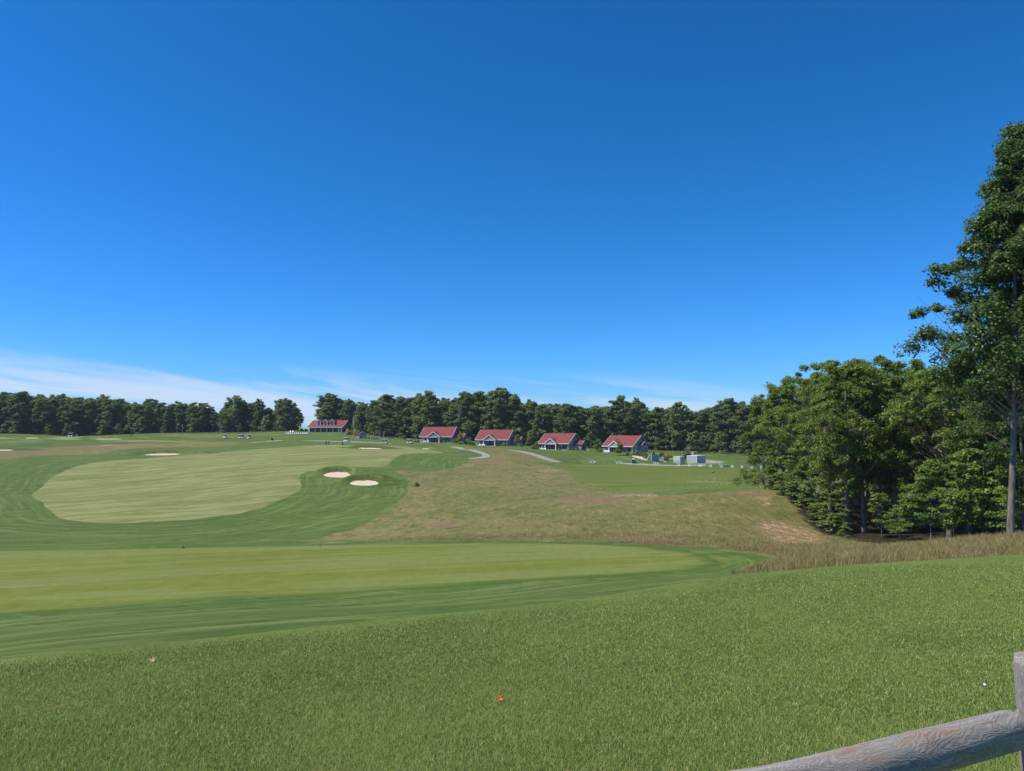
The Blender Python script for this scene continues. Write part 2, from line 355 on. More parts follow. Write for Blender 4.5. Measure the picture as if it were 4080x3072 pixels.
# ------------------------------------------------------------------ mesh helpers
def link(o, parent=None):
    COL.objects.link(o)
    if parent: o.parent = parent
    return o
def tag(o, label=None, cat=None, group=None, kind=None):
    if label: o['label'] = label
    if cat: o['category'] = cat
    if group: o['group'] = group
    if kind: o['kind'] = kind
    return o
def empty(name, loc, rz=0, label=None, cat=None, group=None, sc=1):
    o = bpy.data.objects.new(name, None); o.location = loc; o.rotation_euler = (0, 0, rz); o.scale = (sc,) * 3 if isinstance(sc, (int, float)) else sc
    o.empty_display_size = .2; COL.objects.link(o); return tag(o, label, cat, group)
def mesh_np(name, v, f, mat, attrs=None, smooth=False):
    me = bpy.data.meshes.new(name); v = np.asarray(v, np.float32); f = np.asarray(f, np.int32); k = f.shape[1]
    me.vertices.add(len(v)); me.vertices.foreach_set('co', v.ravel())
    me.loops.add(f.size); me.loops.foreach_set('vertex_index', f.ravel())
    me.polygons.add(len(f)); me.polygons.foreach_set('loop_start', np.arange(0, f.size, k, dtype=np.int32))
    try: me.polygons.foreach_set('loop_total', np.full(len(f), k, np.int32))
    except Exception: pass
    if smooth: me.polygons.foreach_set('use_smooth', np.ones(len(f), bool))
    for n, d in (attrs or {}).items():
        a = me.attributes.new(n, 'FLOAT', 'POINT'); a.data.foreach_set('value', np.asarray(d, np.float32))
    me.update(calc_edges=True); me.materials.append(mat); return me
def obj_np(name, v, f, mat, attrs=None, parent=None, smooth=False):
    return link(bpy.data.objects.new(name, mesh_np(name, v, f, mat, attrs, smooth)), parent)
class MB:
    def __init__(s): s.v = []; s.f = []
    def add(s, vs, fs, M=None):
        o = len(s.v); s.v += [tuple(M @ Vector(p)) if M else tuple(p) for p in vs]; s.f += [tuple(i + o for i in q) for q in fs]; return s
    def box(s, x0, x1, y0, y1, z0, z1, M=None):
        return s.add([(x0,y0,z0),(x1,y0,z0),(x1,y1,z0),(x0,y1,z0),(x0,y0,z1),(x1,y0,z1),(x1,y1,z1),(x0,y1,z1)],
                     [(0,3,2,1),(4,5,6,7),(0,1,5,4),(1,2,6,5),(2,3,7,6),(3,0,4,7)], M)
    def prism(s, prof, a, b, axis='y'):        # profile (u, z) extruded along axis from a to b
        n = len(prof)
        mk = (lambda u, z, w: (u, w, z)) if axis == 'y' else (lambda u, z, w: (w, u, z))
        vs = [mk(u, z, a) for u, z in prof] + [mk(u, z, b) for u, z in prof]
        return s.add(vs, [tuple(range(n))[::-1], tuple(range(n, 2 * n))] + [(i, (i + 1) % n, n + (i + 1) % n, n + i) for i in range(n)])
    def tube(s, pts, rad, n=8, cap=True):
        pts = [Vector(p) for p in pts]; o = len(s.v); rad = rad if isinstance(rad, (list, tuple)) else [rad] * len(pts)
        for i, p in enumerate(pts):
            d = (pts[min(i + 1, len(pts) - 1)] - pts[max(i - 1, 0)]).normalized()
            a = d.cross(Vector((0, 0, 1)) if abs(d.z) < .9 else Vector((1, 0, 0))).normalized(); b = d.cross(a)
            for k in range(n):
                w = 2 * math.pi * k / n; s.v.append(tuple(p + (a * math.cos(w) + b * math.sin(w)) * rad[i]))
        for i in range(len(pts) - 1):
            for k in range(n): s.f.append((o + i * n + k, o + i * n + (k + 1) % n, o + (i + 1) * n + (k + 1) % n, o + (i + 1) * n + k))
        if cap: s.f.append(tuple(o + k for k in range(n))); s.f.append(tuple(o + (len(pts) - 1) * n + k for k in range(n))[::-1])
        return s
    def ball(s, c, r, nu=10, nv=7):
        r = r if isinstance(r, tuple) else (r, r, r); o = len(s.v)
        for j in range(nv + 1):
            a = math.pi * j / nv
            for i in range(nu):
                b = 2 * math.pi * i / nu; s.v.append((c[0] + r[0] * math.sin(a) * math.cos(b), c[1] + r[1] * math.sin(a) * math.sin(b), c[2] + r[2] * math.cos(a)))
        for j in range(nv):
            for i in range(nu): s.f.append((o + j * nu + i, o + (j + 1) * nu + i, o + (j + 1) * nu + (i + 1) % nu, o + j * nu + (i + 1) % nu))
        return s
    def build(s, name, mat, parent=None, smooth=False, label=None):
        me = bpy.data.meshes.new(name); me.from_pydata(s.v, [], s.f); me.materials.append(mat)
        if smooth: me.polygons.foreach_set('use_smooth', [True] * len(me.polygons))
        me.update(); o = link(bpy.data.objects.new(name, me), parent)
        if label: o['label'] = label
        return o
def copy_tree(src, loc, rz=0, sc=None, label=None, group=None):
    r = src.copy(); COL.objects.link(r); r.location = loc; r.rotation_euler = (0, 0, rz)
    if sc is not None: r.scale = (sc,) * 3 if isinstance(sc, (int, float)) else sc
    if label: r['label'] = label
    if group: r['group'] = group
    for ch in KIDS.get(src.name, []):
        c = ch.copy(); COL.objects.link(c); c.parent = r
        for g in KIDS.get(ch.name, []):
            d = g.copy(); COL.objects.link(d); d.parent = c
    return r
KIDS = {}
def index(root):
    for c in [o for o in COL.objects if o.parent == root]:
        KIDS.setdefault(root.name, []).append(c); index(c)
def proto(root):
    index(root); return root

# ------------------------------------------------------------------ ground sheet
az_in = np.radians(np.concatenate([np.arange(-40, 40.01, .115)]))
az_out = np.radians(np.concatenate([np.arange(42, 318, 6)]))
azs = np.concatenate([az_in, az_out])
rs = np.concatenate([[.3, 1, 1.8], np.exp(np.arange(math.log(2.6), math.log(60), .016)), np.exp(np.arange(math.log(60), math.log(440), .0052)),
                     np.exp(np.arange(math.log(440), math.log(4500), .06))])
AZ, RR = np.meshgrid(azs, rs); GX, GY = RR * np.sin(AZ), RR * np.cos(AZ)
GZ = H(GX, GY, False); nr, na = GX.shape
idx = np.arange(nr * na).reshape(nr, na); nx = np.roll(idx, -1, 1)
gf = np.stack([idx[:-1], nx[:-1], nx[1:], idx[1:]], -1).reshape(-1, 4)[:, ::-1]
def pmask(polys, wid):
    out = np.full(GX.size, -1e9); Y = np.sqrt(GX ** 2 + GY ** 2).ravel()
    for p in polys:
        xs = [q[0] for q in p]; ys = [q[1] for q in p]; pad = 12
        m = (GX.ravel() > min(xs) - pad) & (GX.ravel() < max(xs) + pad) & (GY.ravel() > min(ys) - pad) & (GY.ravel() < max(ys) + pad)
        out[m] = np.maximum(out[m], sdist(GX.ravel()[m], GY.ravel()[m], p))
    return np.clip(.5 + out / (2 * wid * Y), 0, 1)
def smoothpoly(p, it=2):
    for _ in range(it):
        q = []
        for i in range(len(p)):
            a, b = p[i], p[(i + 1) % len(p)]; q += [(a[0] * .75 + b[0] * .25, a[1] * .75 + b[1] * .25), (a[0] * .25 + b[0] * .75, a[1] * .25 + b[1] * .75)]
        p = q
    return p
LAWN = hits([(-300,2660),(0,2632),(700,2556),(1400,2482),(1800,2440),(2200,2402),(2550,2350),(2880,2296),(3105,2275),(3324,2257),(3636,2237),(4080,2206),(4400,2190)]) + [(40, 8), (40, -20), (-40, -20), (-40, 8)]
F1 = hits([(-200,1786),(0,1786),(127,1788),(263,1779),(443,1771),(538,1765),(700,1762),(849,1764),(949,1767),(1002,1771),(949,1777),(824,1783),(700,1782),(570,1784),(475,1794),(380,1810),(222,1813),(111,1820),(0,1835),(-200,1850)])
F2 = hits([(640,1733),(824,1731),(960,1728),(1030,1728),(965,1740),(900,1744),(730,1745)])
F3 = hits([(1205,2154),(1300,2135),(1393,2112),(1452,2091),(1542,2039),(1610,1976),(1628,1940),(1626,1917),(1606,1895),(1570,1874),(1655,1879),(1746,1877),(1814,1861),(1854,1845),(1872,1834),(1940,1828),(1962,1818),(1945,1800),(1895,1790),(1850,1780),(1948,1785),(2023,1791),(2060,1799),(2123,1813),(2182,1832),(2209,1842),(2130,1842),(2203,1859),(2253,1872),(2283,1886),(2280,1904),(2316,1924),(2384,1942),(2497,1958),(2633,1975),(2723,1970),(2859,1962),(3000,1958)]) + \
     [tuple(at(3120, 1960, 92)[:2]), tuple(at(3180, 2030, 84)[:2]), tuple(at(3300, 2110, 72)[:2]), tuple(at(3420, 2140, 66)[:2]), tuple(at(3800, 2140, 58)[:2]), tuple(at(4300, 2140, 50)[:2])] + \
     hits([(4400,2196),(4080,2206),(3636,2237),(3324,2257),(3105,2275),(2890,2290),(2960,2264),(3040,2247),(3110,2232),(3031,2206),(2900,2192),(2814,2178)]) + [tee_pt(2700, 2170), (tee_pt(2588, 2158)), tee_pt(2316, 2145), tee_pt(2000, 2143), tee_pt(1500, 2148)]
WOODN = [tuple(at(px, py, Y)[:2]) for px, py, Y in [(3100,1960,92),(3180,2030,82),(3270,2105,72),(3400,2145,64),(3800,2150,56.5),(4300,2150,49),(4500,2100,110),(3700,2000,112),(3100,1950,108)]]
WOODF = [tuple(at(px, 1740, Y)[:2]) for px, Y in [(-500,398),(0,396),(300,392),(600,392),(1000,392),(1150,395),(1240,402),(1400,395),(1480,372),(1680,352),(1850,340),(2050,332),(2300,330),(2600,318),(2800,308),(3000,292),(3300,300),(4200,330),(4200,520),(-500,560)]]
REDS = [hits(p) for p in ([(2200,1990),(2320,1980),(2480,1990),(2460,2006),(2300,2005),(2230,2000)], [(1880,1838),(1990,1838),(2000,1848),(1880,1848)],
                          [(1700,1820+270),(1800,2080),(1810,2095),(1700,2100)], [(2860,1962),(3060,1954),(3060,1970),(2880,1972)], [(0,1790),(140,1788),(220,1800),(0,1806)],
                          [(2900,2285),(3000,2262),(3200,2250),(3300,2250),(3100,2270)], [(2500,2140),(2700,2145),(2700,2160),(2500,2158)])]
NETS = [hits(p) for p in ([(3015,2085),(3120,2080),(3200,2100),(3290,2140),(3250,2166),(3100,2172),(3060,2130)], [(3035,1982),(3062,1984),(3072,2004),(3050,2006)], [(2480,1972),(2600,1975),(2590,1980),(2450,1976)], [(2160,1872),(2215,1872),(2215,1879),(2160,1879)])]
FAIR = hits([(120,1971),(154,1949),(181,1926),(203,1899),(271,1870),(344,1847),(452,1834),(588,1825),(768,1811),(949,1796),(1073,1786),(1180,1779),(1240,1775),(1290,1772),(1336,1772),(1413,1775),(1511,1775),(1607,1777),(1640,1781),(1676,1789),(1719,1794),(1759,1801),(1772,1804),(1724,1806),(1650,1806),(1600,1812),(1588,1818),(1556,1836),(1536,1861),(1497,1862),(1384,1859),(1316,1863),(1253,1874),(1203,1886),(1192,1904),(1197,1920),(1206,1938),(1190,1960),(1158,1976),(1090,2003),(1000,2036),(859,2057),(678,2078),(497,2085),(362,2082),(271,2073),(217,2057),(181,2021),(145,1990)])
DC = np.clip(-np.maximum(sdist(GX, GY, FAIR), sdist(GX, GY, TEE)), 0, 80)
obj_np('ground', np.stack([GX, GY, GZ], -1).reshape(-1, 3), gf, M_GROUND,
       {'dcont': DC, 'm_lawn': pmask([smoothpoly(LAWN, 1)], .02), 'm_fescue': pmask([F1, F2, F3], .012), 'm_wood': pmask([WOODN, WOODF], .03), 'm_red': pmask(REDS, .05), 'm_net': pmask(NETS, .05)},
       smooth=True)['kind'] = 'structure'

def sheet(name, poly, mat, off=0., step=2, smooth=1, fine=0):
    poly = smoothpoly(poly, smooth) if smooth else poly
    # densify the outline
    q = []
    for i in range(len(poly)):
        a, b = np.array(poly[i]), np.array(poly[(i + 1) % len(poly)]); L = np.linalg.norm(b - a); ref = fine or max(.25, .006 * math.hypot(*a)); k = max(1, int(L / ref))
        q += [tuple(a + (b - a) * j / k) for j in range(k)]
    poly = q; gx = GX[::step, ::step].ravel(); gy = GY[::step, ::step].ravel()
    xs = [p[0] for p in poly]; ys = [p[1] for p in poly]
    if fine: gx, gy = [q_.ravel() for q_ in np.meshgrid(np.arange(min(xs), max(xs), fine), np.arange(min(ys), max(ys), fine))]; gx = gx + .001 * np.sin(gy * 50)
    m = (gx > min(xs)) & (gx < max(xs)) & (gy > min(ys)) & (gy < max(ys)); gx, gy = gx[m], gy[m]
    s = sdist(gx, gy, poly); r = np.hypot(gx, gy); k = s > (fine * .4 if fine else .003 * r); gx, gy = gx[k], gy[k]
    pts = [Vector(p) for p in poly] + [Vector(p) for p in zip(gx.tolist(), gy.tolist())]
    res = geometry.delaunay_2d_cdt(pts, [], [list(range(len(poly)))], 1, 1e-4)
    V = np.array([(p.x, p.y) for p in res[0]]); Z = H(V[:, 0], V[:, 1], bool(fine)); r = np.hypot(V[:, 0], V[:, 1]); e_ = np.clip(sdist(V[:, 0], V[:, 1], poly) / (.25 if fine else .0035 * r + .05), 0, 1)
    V3 = np.column_stack([V, Z + (.008 + .00032 * r + off) * e_ - .004 * (1 - e_)])
    o = obj_np(name, V3, np.array([f for f in res[2] if len(f) == 3]), mat, {'edge': np.maximum(sdist(V[:, 0], V[:, 1], poly), 0)}, smooth=True); o['kind'] = 'structure'
    me = o.data
    if len(me.polygons) and sum(p.normal.z for p in me.polygons) < 0: me.flip_normals()
    return o
sheet('fairway', FAIR, M_FAIR, step=3)
sheet('tee_box', TEE, M_TEE, step=3)
sheet('putting_green', hits([(-100,1743),(0,1743),(95,1741),(190,1739),(300,1741),(373,1743),(420,1744),(348,1748),(323,1752),(253,1753),(190,1748),(142,1742),(95,1743),(47,1748),(0,1749),(-100,1750)]), M_GREEN)
sheet('fairway_strip', hits([(330,1756),(700,1755),(700,1758),(980,1763),(985,1765),(700,1761),(420,1759)]), M_FAIR)
RNG = hits([(2215,1843),(2300,1847),(2500,1851),(2700,1858),(2850,1862),(3000,1868)]) + [tuple(at(3200, 1900, 240)[:2]), tuple(at(3900, 1900, 220)[:2]), tuple(at(3900, 1950, 125)[:2]), tuple(at(3100, 1950, 125)[:2]), tuple(at(2859, 1962, 130)[:2]), tuple(at(2723, 1962, 132)[:2])] + hits([(2600,1968),(2497,1956),(2384,1940),(2316,1922),(2282,1903),(2286,1886),(2256,1870),(2206,1857)])
sheet('driving_range', RNG, M_RANGE, step=3)
sheet('target_green', hits([(2660,1914),(2800,1915),(3000,1922),(3080,1926),(3080,1932),(2900,1928),(2750,1922)]), turf('pale_green_turf', (.13, .18, .075), (.15, .20, .09), (.13, .17, .07), 0))
# paths
def path(name, pts): return sheet(name, hits(pts), M_PATH, .01, smooth=1, step=2)
path('path', [(1765,1777),(1840,1779),(1860,1790),(1915,1797),(1945,1808),(1956,1816),(1950,1823),(1925,1826),(1870,1829),(1860,1826),(1905,1822),(1925,1816),(1915,1808),(1880,1798),(1830,1787),(1790,1781)])
path('path', [(2012,1790),(2050,1794),(2110,1801),(2150,1812),(2200,1829),(2240,1840),(2225,1843),(2190,1838),(2150,1824),(2110,1811),(2060,1799),(2015,1793)])
path('path', [(2440,1845),(2560,1847),(2700,1853),(2880,1861),(3010,1866),(3010,1868),(2700,1857),(2440,1849)])
path('path', [(2730,1819),(2790,1825),(2830,1834),(2895,1839),(2860,1846),(2800,1848),(2815,1840),(2780,1832),(2700,1824),(2680,1820)])
path('path', [(962,1764.5),(1040,1761),(1085,1755),(1130,1753.5),(1130,1755.5),(1090,1758),(1040,1763),(970,1766)])
path('path', [(1180,1755),(1300,1757),(1420,1759),(1500,1763),(1575,1767.5),(1575,1769),(1500,1765.5),(1400,1761.5),(1300,1759.5),(1180,1756.5)])
path('path', [(-60,1718),(0,1720),(120,1728),(230,1736),(180,1736),(60,1726),(0,1722),(-60,1721)])
path('path', [(375,1776),(430,1773),(475,1770),(470,1772),(420,1776)])
# bunkers: a fine mound of turf, the sand in its front face and the rough dark face above the sand
for bx, by, hw, run, rise, lip in BW:
    g = np.random.default_rng(int(abs(bx * 10))); s0 = by - run / 2; fi = .35 if by < 200 else .6
    cur = lambda u: run * (1 - .28 * u * u)
    bk = [(bx + hw * 2.75 * math.cos(a), s0 + (run + 8.2) * (.5 + .53 * math.sin(a))) for a in [2 * math.pi * k / 30 for k in range(30)]]
    sheet('bunker_bank', bk, M_GROUND, .03, fine=fi)
    us = np.linspace(-1, 1, 17)
    back = [(bx + hw * u, s0 + cur(u) * (.98 - .10 * g.random() - .40 * abs(u) ** 6)) for u in us]
    front = [(bx + hw * .98 * u, s0 + cur(u) * (.06 + .42 * abs(u) ** 3)) for u in us[::-1]][1:-1]
    sheet('bunker_sand', back + front, M_SAND, .07, fine=fi, smooth=1)
    if by < 280 and lip > .5:
        lo = [(bx + hw * u, s0 + cur(u) * 1.0 - .12) for u in us]; hi = [(bx + hw * u, s0 + cur(u) + 1.15 * (1 - u * u) ** .5 * (.75 + .35 * g.random()) + .05) for u in us[::-1]]
        sheet('bunker_face', lo + hi, M_WALLG, .06, smooth=0, fine=fi * .7)

# ------------------------------------------------------------------ grass blades on the near lawn (uncountable)
def blades(name, X, Y, hgt, wid, lean, mat, rnd, label, head=False):
    n = len(X); Z = H(X, Y); a = rng.random(n) * 2 * np.pi; l = rng.normal(0, lean, (n, 2)) * hgt[:, None]
    dx, dy = np.cos(a) * wid / 2, np.sin(a) * wid / 2
    b0 = np.stack([X - dx, Y - dy, Z - .01], -1); b1 = np.stack([X + dx, Y + dy, Z - .01], -1)
    m0 = np.stack([X - dx * .8 + l[:, 0] * .35, Y - dy * .8 + l[:, 1] * .35, Z + hgt * .6], -1); m1 = np.stack([X + dx * .8 + l[:, 0] * .35, Y + dy * .8 + l[:, 1] * .35, Z + hgt * .6], -1)
    tp = np.stack([X + l[:, 0], Y + l[:, 1], Z + hgt * (1 - .2 * lean)], -1)
    if lean < .5 and not head:
        v = np.stack([b0, b1, tp], 1).reshape(-1, 3); f = np.arange(n * 3).reshape(-1, 3); r = np.repeat(rnd, 3); hh = np.tile([0, 0, 1.], n)
    else:
        v = np.stack([b0, b1, m1, m0, tp], 1).reshape(-1, 3); o = np.arange(n)[:, None] * 5
        f = np.concatenate([o + [0, 1, 2], o + [0, 2, 3], o + [3, 2, 4]], 0); r = np.repeat(rnd, 5); hh = np.tile([0, 0, .6, .6, 1.], n)
    o = obj_np(name, v, f, mat, {'rnd': r, 'hh': hh}); o['kind'] = 'stuff'; o['label'] = label; o['category'] = 'grass'; return o
def blademat(name, cols, tip=None):
    t = NT(name); r = t.attr('rnd'); h = t.attr('hh')
    cr = t.n('ShaderNodeValToRGB'); cr.color_ramp.interpolation = 'LINEAR'; e = cr.color_ramp.elements
    e[0].position = 0; e[0].color = cols[0] + (1,); e[1].position = 1; e[1].color = cols[-1] + (1,)
    for i, c in enumerate(cols[1:-1]): x = e.new((i + 1) / (len(cols) - 1)); x.color = c + (1,)
    t.l(r, cr.inputs[0]); c = cr.outputs[0]
    big = t.noise(t.pos(), .5, 4, .6); c = t.mix(t.rng(big, .42, .66, 0, .5), c, cols[-2]); c = t.mix(t.rng(t.noise(t.pos(), .22, 5, .7), .52, .74, 0, .25), c, tuple(x * .75 for x in cols[1])); c = t.mix(t.rng(t.noise(t.pos(), 1.7, 4, .7), .56, .72, 0, .5), c, (cols[-1][0] * .6, cols[-1][1] * .6, cols[-1][2] * .45))
    if tip: c = t.mix(t.rng(h, .45, .9, 0, 1), c, tip)
    t.col(c); t.rough(.75, .25)
    t.t.nodes.remove(t.b); d = t.n('ShaderNodeBsdfDiffuse'); tl = t.n('ShaderNodeBsdfTranslucent'); m = t.n('ShaderNodeMixShader'); m.inputs[0].default_value = .3
    t.l(c, d.inputs[0]); t.l(c, tl.inputs[0]); t.l(d.outputs[0], m.inputs[1]); t.l(tl.outputs[0], m.inputs[2]); t.l(m.outputs[0], t.o.inputs[0]); return t.m
n = 1100000
r = np.exp(rng.uniform(math.log(3.0), math.log(42), n) ); a = np.radians(rng.uniform(-37.5, 38.5, n))
X, Y = r * np.sin(a), r * np.cos(a); sl = sdist(X, Y, LAWN); k = sl > rng.random(n) ** 1.5 * .12 * r; X, Y, r, sl = X[k], Y[k], r[k], sl[k]; n = len(X)
rn = np.clip(rng.normal(.46, .24, n), 0, 1); rn[rng.random(n) < .07] = 1
blades('lawn_grass', X, Y, rng.uniform(.020, .044, n) * np.clip(sl / (.12 * r), .35, 1), np.clip(.00052 * r, .0024, .012) * rng.uniform(.7, 1.4, n), .62,
       blademat('lawn_blades', [(.058, .108, .020), (.140, .218, .043), (.205, .290, .064), (.29, .345, .108), (.54, .50, .26)]), rn,
       'short green lawn grass with straw flecks covering the near slope')
# tall fescue in front of the wood and over the mound
n = 640000
X = rng.uniform(-16, 48, n); Y = np.exp(rng.uniform(math.log(25), math.log(112), n)); k = (sdist(X, Y, F3) > .15) & (np.abs(np.arctan2(X, Y)) < .68) & (rng.random(n) < np.clip((112 - Y) / 50, 0, 1) ** 2 * np.clip((X + 12) / 14, 0, 1) * np.clip(.5 + (60 - Y) / 14, .42, 1) * 1.4)
X, Y = X[k], Y[k]; n = len(X); near = np.clip((75 - Y) / 35, 0, 1)
hg = (.15 + .29 * np.clip((62 - Y) / 16, 0, 1)) * rng.uniform(.6, 1.25, n); edge_ = np.clip(sdist(X, Y, TEE) * -1 / 3, .25, 1)
blades('fescue_grass', X, Y, hg * edge_ * np.clip(sdist(X, Y, F3) / 1.6, .35, 1) * (.7 + .5 * np.sin(X * 1.3 + np.sin(Y * .9) * 2) ** 2), .006 + .00016 * Y, .42, blademat('fescue_blades', [(.09, .14, .030), (.17, .18, .050), (.27, .23, .090), (.40, .30, .15), (.60, .44, .28)], None), rng.random(n),
       'tall tan fescue grass with seed heads on the mound and in front of the wood', head=True)

# ------------------------------------------------------------------ trees
def leaf_quads(c, nrm, size, g):
    n = len(c); t = g.normal(size=(n, 3)); t -= nrm * (t * nrm).sum(1, keepdims=True); t /= np.linalg.norm(t, axis=1, keepdims=True) + 1e-9
    b = np.cross(nrm, t); s = size[:, None]
    dn = nrm * s * .22
    v = np.stack([c - t * s * .62, c + b * s * .45 - dn, c + t * s * .62, c - b * s * .45 - dn], 1).reshape(-1, 3)
    f = np.arange(n * 4).reshape(-1, 4); return v, f
def tree_meshes(seed, H_, cb, Rm, prof, ncl, nlf, lsize, crad, trunk_r, flat=.5, lean=(0, 0), limbs=14, lmat=L_FAR, bmat=M_BARKF, sides=5, fork=.55, asym=None):
    """trunk+limbs mesh and leaf mesh. prof(t) gives the crown radius factor, t from crown base to top"""
    g = np.random.default_rng(seed); mb = MB()
    def axis(z):
        q = z / H_; return np.array([lean[0] * q * H_ + .25 * math.sin(seed + q * 4) * q, lean[1] * q * H_ + .25 * math.cos(seed * 2 + q * 3.3) * q, z])
    zs = np.linspace(0, H_ * .93, 10)
    mb.tube([axis(z) + (np.array([0, 0, -.6]) if i == 0 else 0) for i, z in enumerate(zs)], [trunk_r * (1.25 if i == 0 else 1) * (1 - .86 * z / H_) for i, z in enumerate(zs)], sides + 2, False)
    cl = []
    ph = g.random(6) * 6.28
    for i in range(ncl):
        t = (i + g.random()) / ncl; t = t ** .85; z = H_ * (cb + (1 - cb) * t * .97); a = g.random() * 6.283
        Rr = Rm * prof(t) * (1 + .22 * math.sin(2 * a + ph[0] + 5 * t) + .16 * math.sin(3 * a + ph[1] - 7 * t) + .12 * math.sin(9 * t + ph[2]))
        if asym: Rr *= asym(a, t)
        rr = Rr * (g.uniform(.22, 1.0) ** .62)
        ax = axis(z); cl.append((ax[0] + rr * math.cos(a), ax[1] + rr * math.sin(a), z + g.normal(0, .02 * H_) - .10 * rr, rr, t))
    order = sorted(range(len(cl)), key=lambda i: -cl[i][3])[:limbs]
    for i in order:
        x, y, z, rr, t = cl[i]; z0 = max(H_ * cb * g.uniform(.72, 1.0), z - rr * g.uniform(.6, 1.3) - .05 * H_); p0 = axis(z0); p1 = np.array([x, y, z])
        mid = p0 * .5 + p1 * .5 + np.array([0, 0, -.08 * rr]) + g.normal(0, .08 * rr, 3); br = trunk_r * (.34 * (1 - .6 * z0 / H_)) * (.6 + .5 * g.random())
        mb.tube([p0, mid, p1], [br, br * .6, br * .15], sides, False)
        for _ in range(2):
            q = p1 + g.normal(0, crad * .9, 3) * np.array([1, 1, .5]); mb.tube([mid * .4 + p1 * .6, q], [br * .35, br * .08], 4, False)
    C = []; NN = []; SZ = []; RN = []
    for x, y, z, rr, t in cl:
        k = int(nlf * g.uniform(.55, 1.45)); cr = crad * g.uniform(.6, 1.35) * (1 - .28 * t)
        d = g.normal(size=(k, 3)); d /= np.linalg.norm(d, axis=1, keepdims=True); q = g.random(k) ** .45
        wob = 1 + .35 * np.sin(d[:, 0] * 5 + x) * np.sin(d[:, 1] * 5 + y)
        off = d * (q * wob)[:, None] * np.array([cr, cr, cr * flat]); tilt = g.normal(0, .12, 2); off[:, 2] += off[:, 0] * tilt[0] + off[:, 1] * tilt[1] - .10 * (off[:, 0] ** 2 + off[:, 1] ** 2) / cr
        nm = np.array([0, 0, .9]) + g.normal(0, .55, (k, 3)) + d * .55; nm /= np.linalg.norm(nm, axis=1, keepdims=True)
        C.append(np.array([x, y, z]) + off); NN.append(nm); SZ.append(lsize * g.uniform(.6, 1.4, k)); RN.append(np.clip(g.normal(.35 + .25 * g.random() + .1 * t, .22, k), 0, 1))
    C = np.concatenate(C); v, f = leaf_quads(C, np.concatenate(NN), np.concatenate(SZ), g)
    me = mesh_np('crown', v, f, lmat, {'rnd': np.repeat(np.concatenate(RN), 4)})
    tm = bpy.data.meshes.new('trunk'); tm.from_pydata([tuple(map(float, p)) for p in mb.v], [], mb.f); tm.materials.append(bmat); tm.polygons.foreach_set('use_smooth', [True] * len(tm.polygons)); tm.update()
    return tm, me, H_
round_p = lambda t: math.sin(math.pi * min(1, (.12 + .80 * t))) ** .55 if t < .95 else .35
tall_p = lambda t: (1 - t) ** .5 * .9 + .18
edge_p = lambda t: max(.2, (1 - t ** 2.2)) ** .6
PR = {}
def mkset(key, mat, specs):
    PR[key] = [tree_meshes(lmat=mat, **s) for s in specs]
base = dict(nlf=120, lsize=.44, crad=1.5, trunk_r=.24, flat=.58)
mkset('full', L_FAR, [dict(base, seed=11, H_=23, cb=.16, Rm=5.4, prof=round_p, ncl=135), dict(base, seed=12, H_=22, cb=.10, Rm=5.3, prof=edge_p, ncl=140),
                      dict(base, seed=13, H_=23, cb=.24, Rm=5.4, prof=round_p, ncl=125), dict(base, seed=16, H_=21, cb=.06, Rm=5.4, prof=edge_p, ncl=140)])
mkset('high', L_FAR, [dict(base, seed=21, H_=24, cb=.30, Rm=5.0, prof=round_p, ncl=95, trunk_r=.26), dict(base, seed=22, H_=24, cb=.38, Rm=4.8, prof=round_p, ncl=84, trunk_r=.26),
                      dict(base, seed=23, H_=25, cb=.25, Rm=4.7, prof=tall_p, ncl=95, crad=1.4)])
mkset('light', L_FARB, [dict(base, seed=31, H_=23, cb=.22, Rm=5.2, prof=round_p, ncl=120), dict(base, seed=32, H_=22, cb=.3, Rm=4.2, prof=edge_p, ncl=90), dict(base, seed=33, H_=24, cb=.5, Rm=3.8, prof=round_p, ncl=60)])
mkset('small', L_FARB, [dict(seed=41, H_=8, cb=.10, Rm=2.6, prof=edge_p, ncl=34, nlf=70, lsize=.36, crad=.95, trunk_r=.09, flat=.4), dict(seed=42, H_=9, cb=.06, Rm=2.4, prof=tall_p, ncl=34, nlf=70, lsize=.36, crad=.9, trunk_r=.09, flat=.4)])
nb = dict(nlf=270, lsize=.142, crad=.80, trunk_r=.24, bmat=M_BARK, sides=6, limbs=44, flat=.60)
mkset('near', L_NEAR, [dict(nb, seed=51, H_=17, cb=.20, Rm=4.1, prof=round_p, ncl=122), dict(nb, seed=52, H_=17, cb=.30, Rm=4.0, prof=round_p, ncl=112),
                       dict(nb, seed=53, H_=16, cb=.10, Rm=4.5, prof=edge_p, ncl=145), dict(nb, seed=54, H_=18, cb=.36, Rm=3.9, prof=round_p, ncl=100, lean=(.05, 0))])
mkset('sapling', L_NEAR, [dict(seed=61, H_=7, cb=.22, Rm=1.9, prof=edge_p, ncl=30, nlf=170, lsize=.17, crad=.85, trunk_r=.07, flat=.28, bmat=M_BARK, limbs=12), dict(seed=62, H_=6.5, cb=.3, Rm=1.6, prof=round_p, ncl=22, nlf=170, lsize=.16, crad=.8, trunk_r=.06, flat=.28, bmat=M_BARK, limbs=12)])
tb = dict(nlf=270, lsize=.145, crad=.90, trunk_r=.20, bmat=M_BARK, sides=7, limbs=40, flat=.62)
mkset('tall', L_TALL, [dict(tb, seed=71, H_=25.6, cb=.34, Rm=5.3, prof=lambda t: float(np.interp(t, [0, .15, .36, .5, .63, .79, .96, 1], [3.7, 4.1, 4.6, 4.5, 3.2, 1.9, .7, .3])) / 5.3, ncl=400, lean=(.082, 0)),
                       dict(tb, seed=72, H_=27, cb=.26, Rm=5.0, prof=lambda t: (1 - t) ** .6 * .98 + .08, ncl=330, lean=(-.01, 0))])
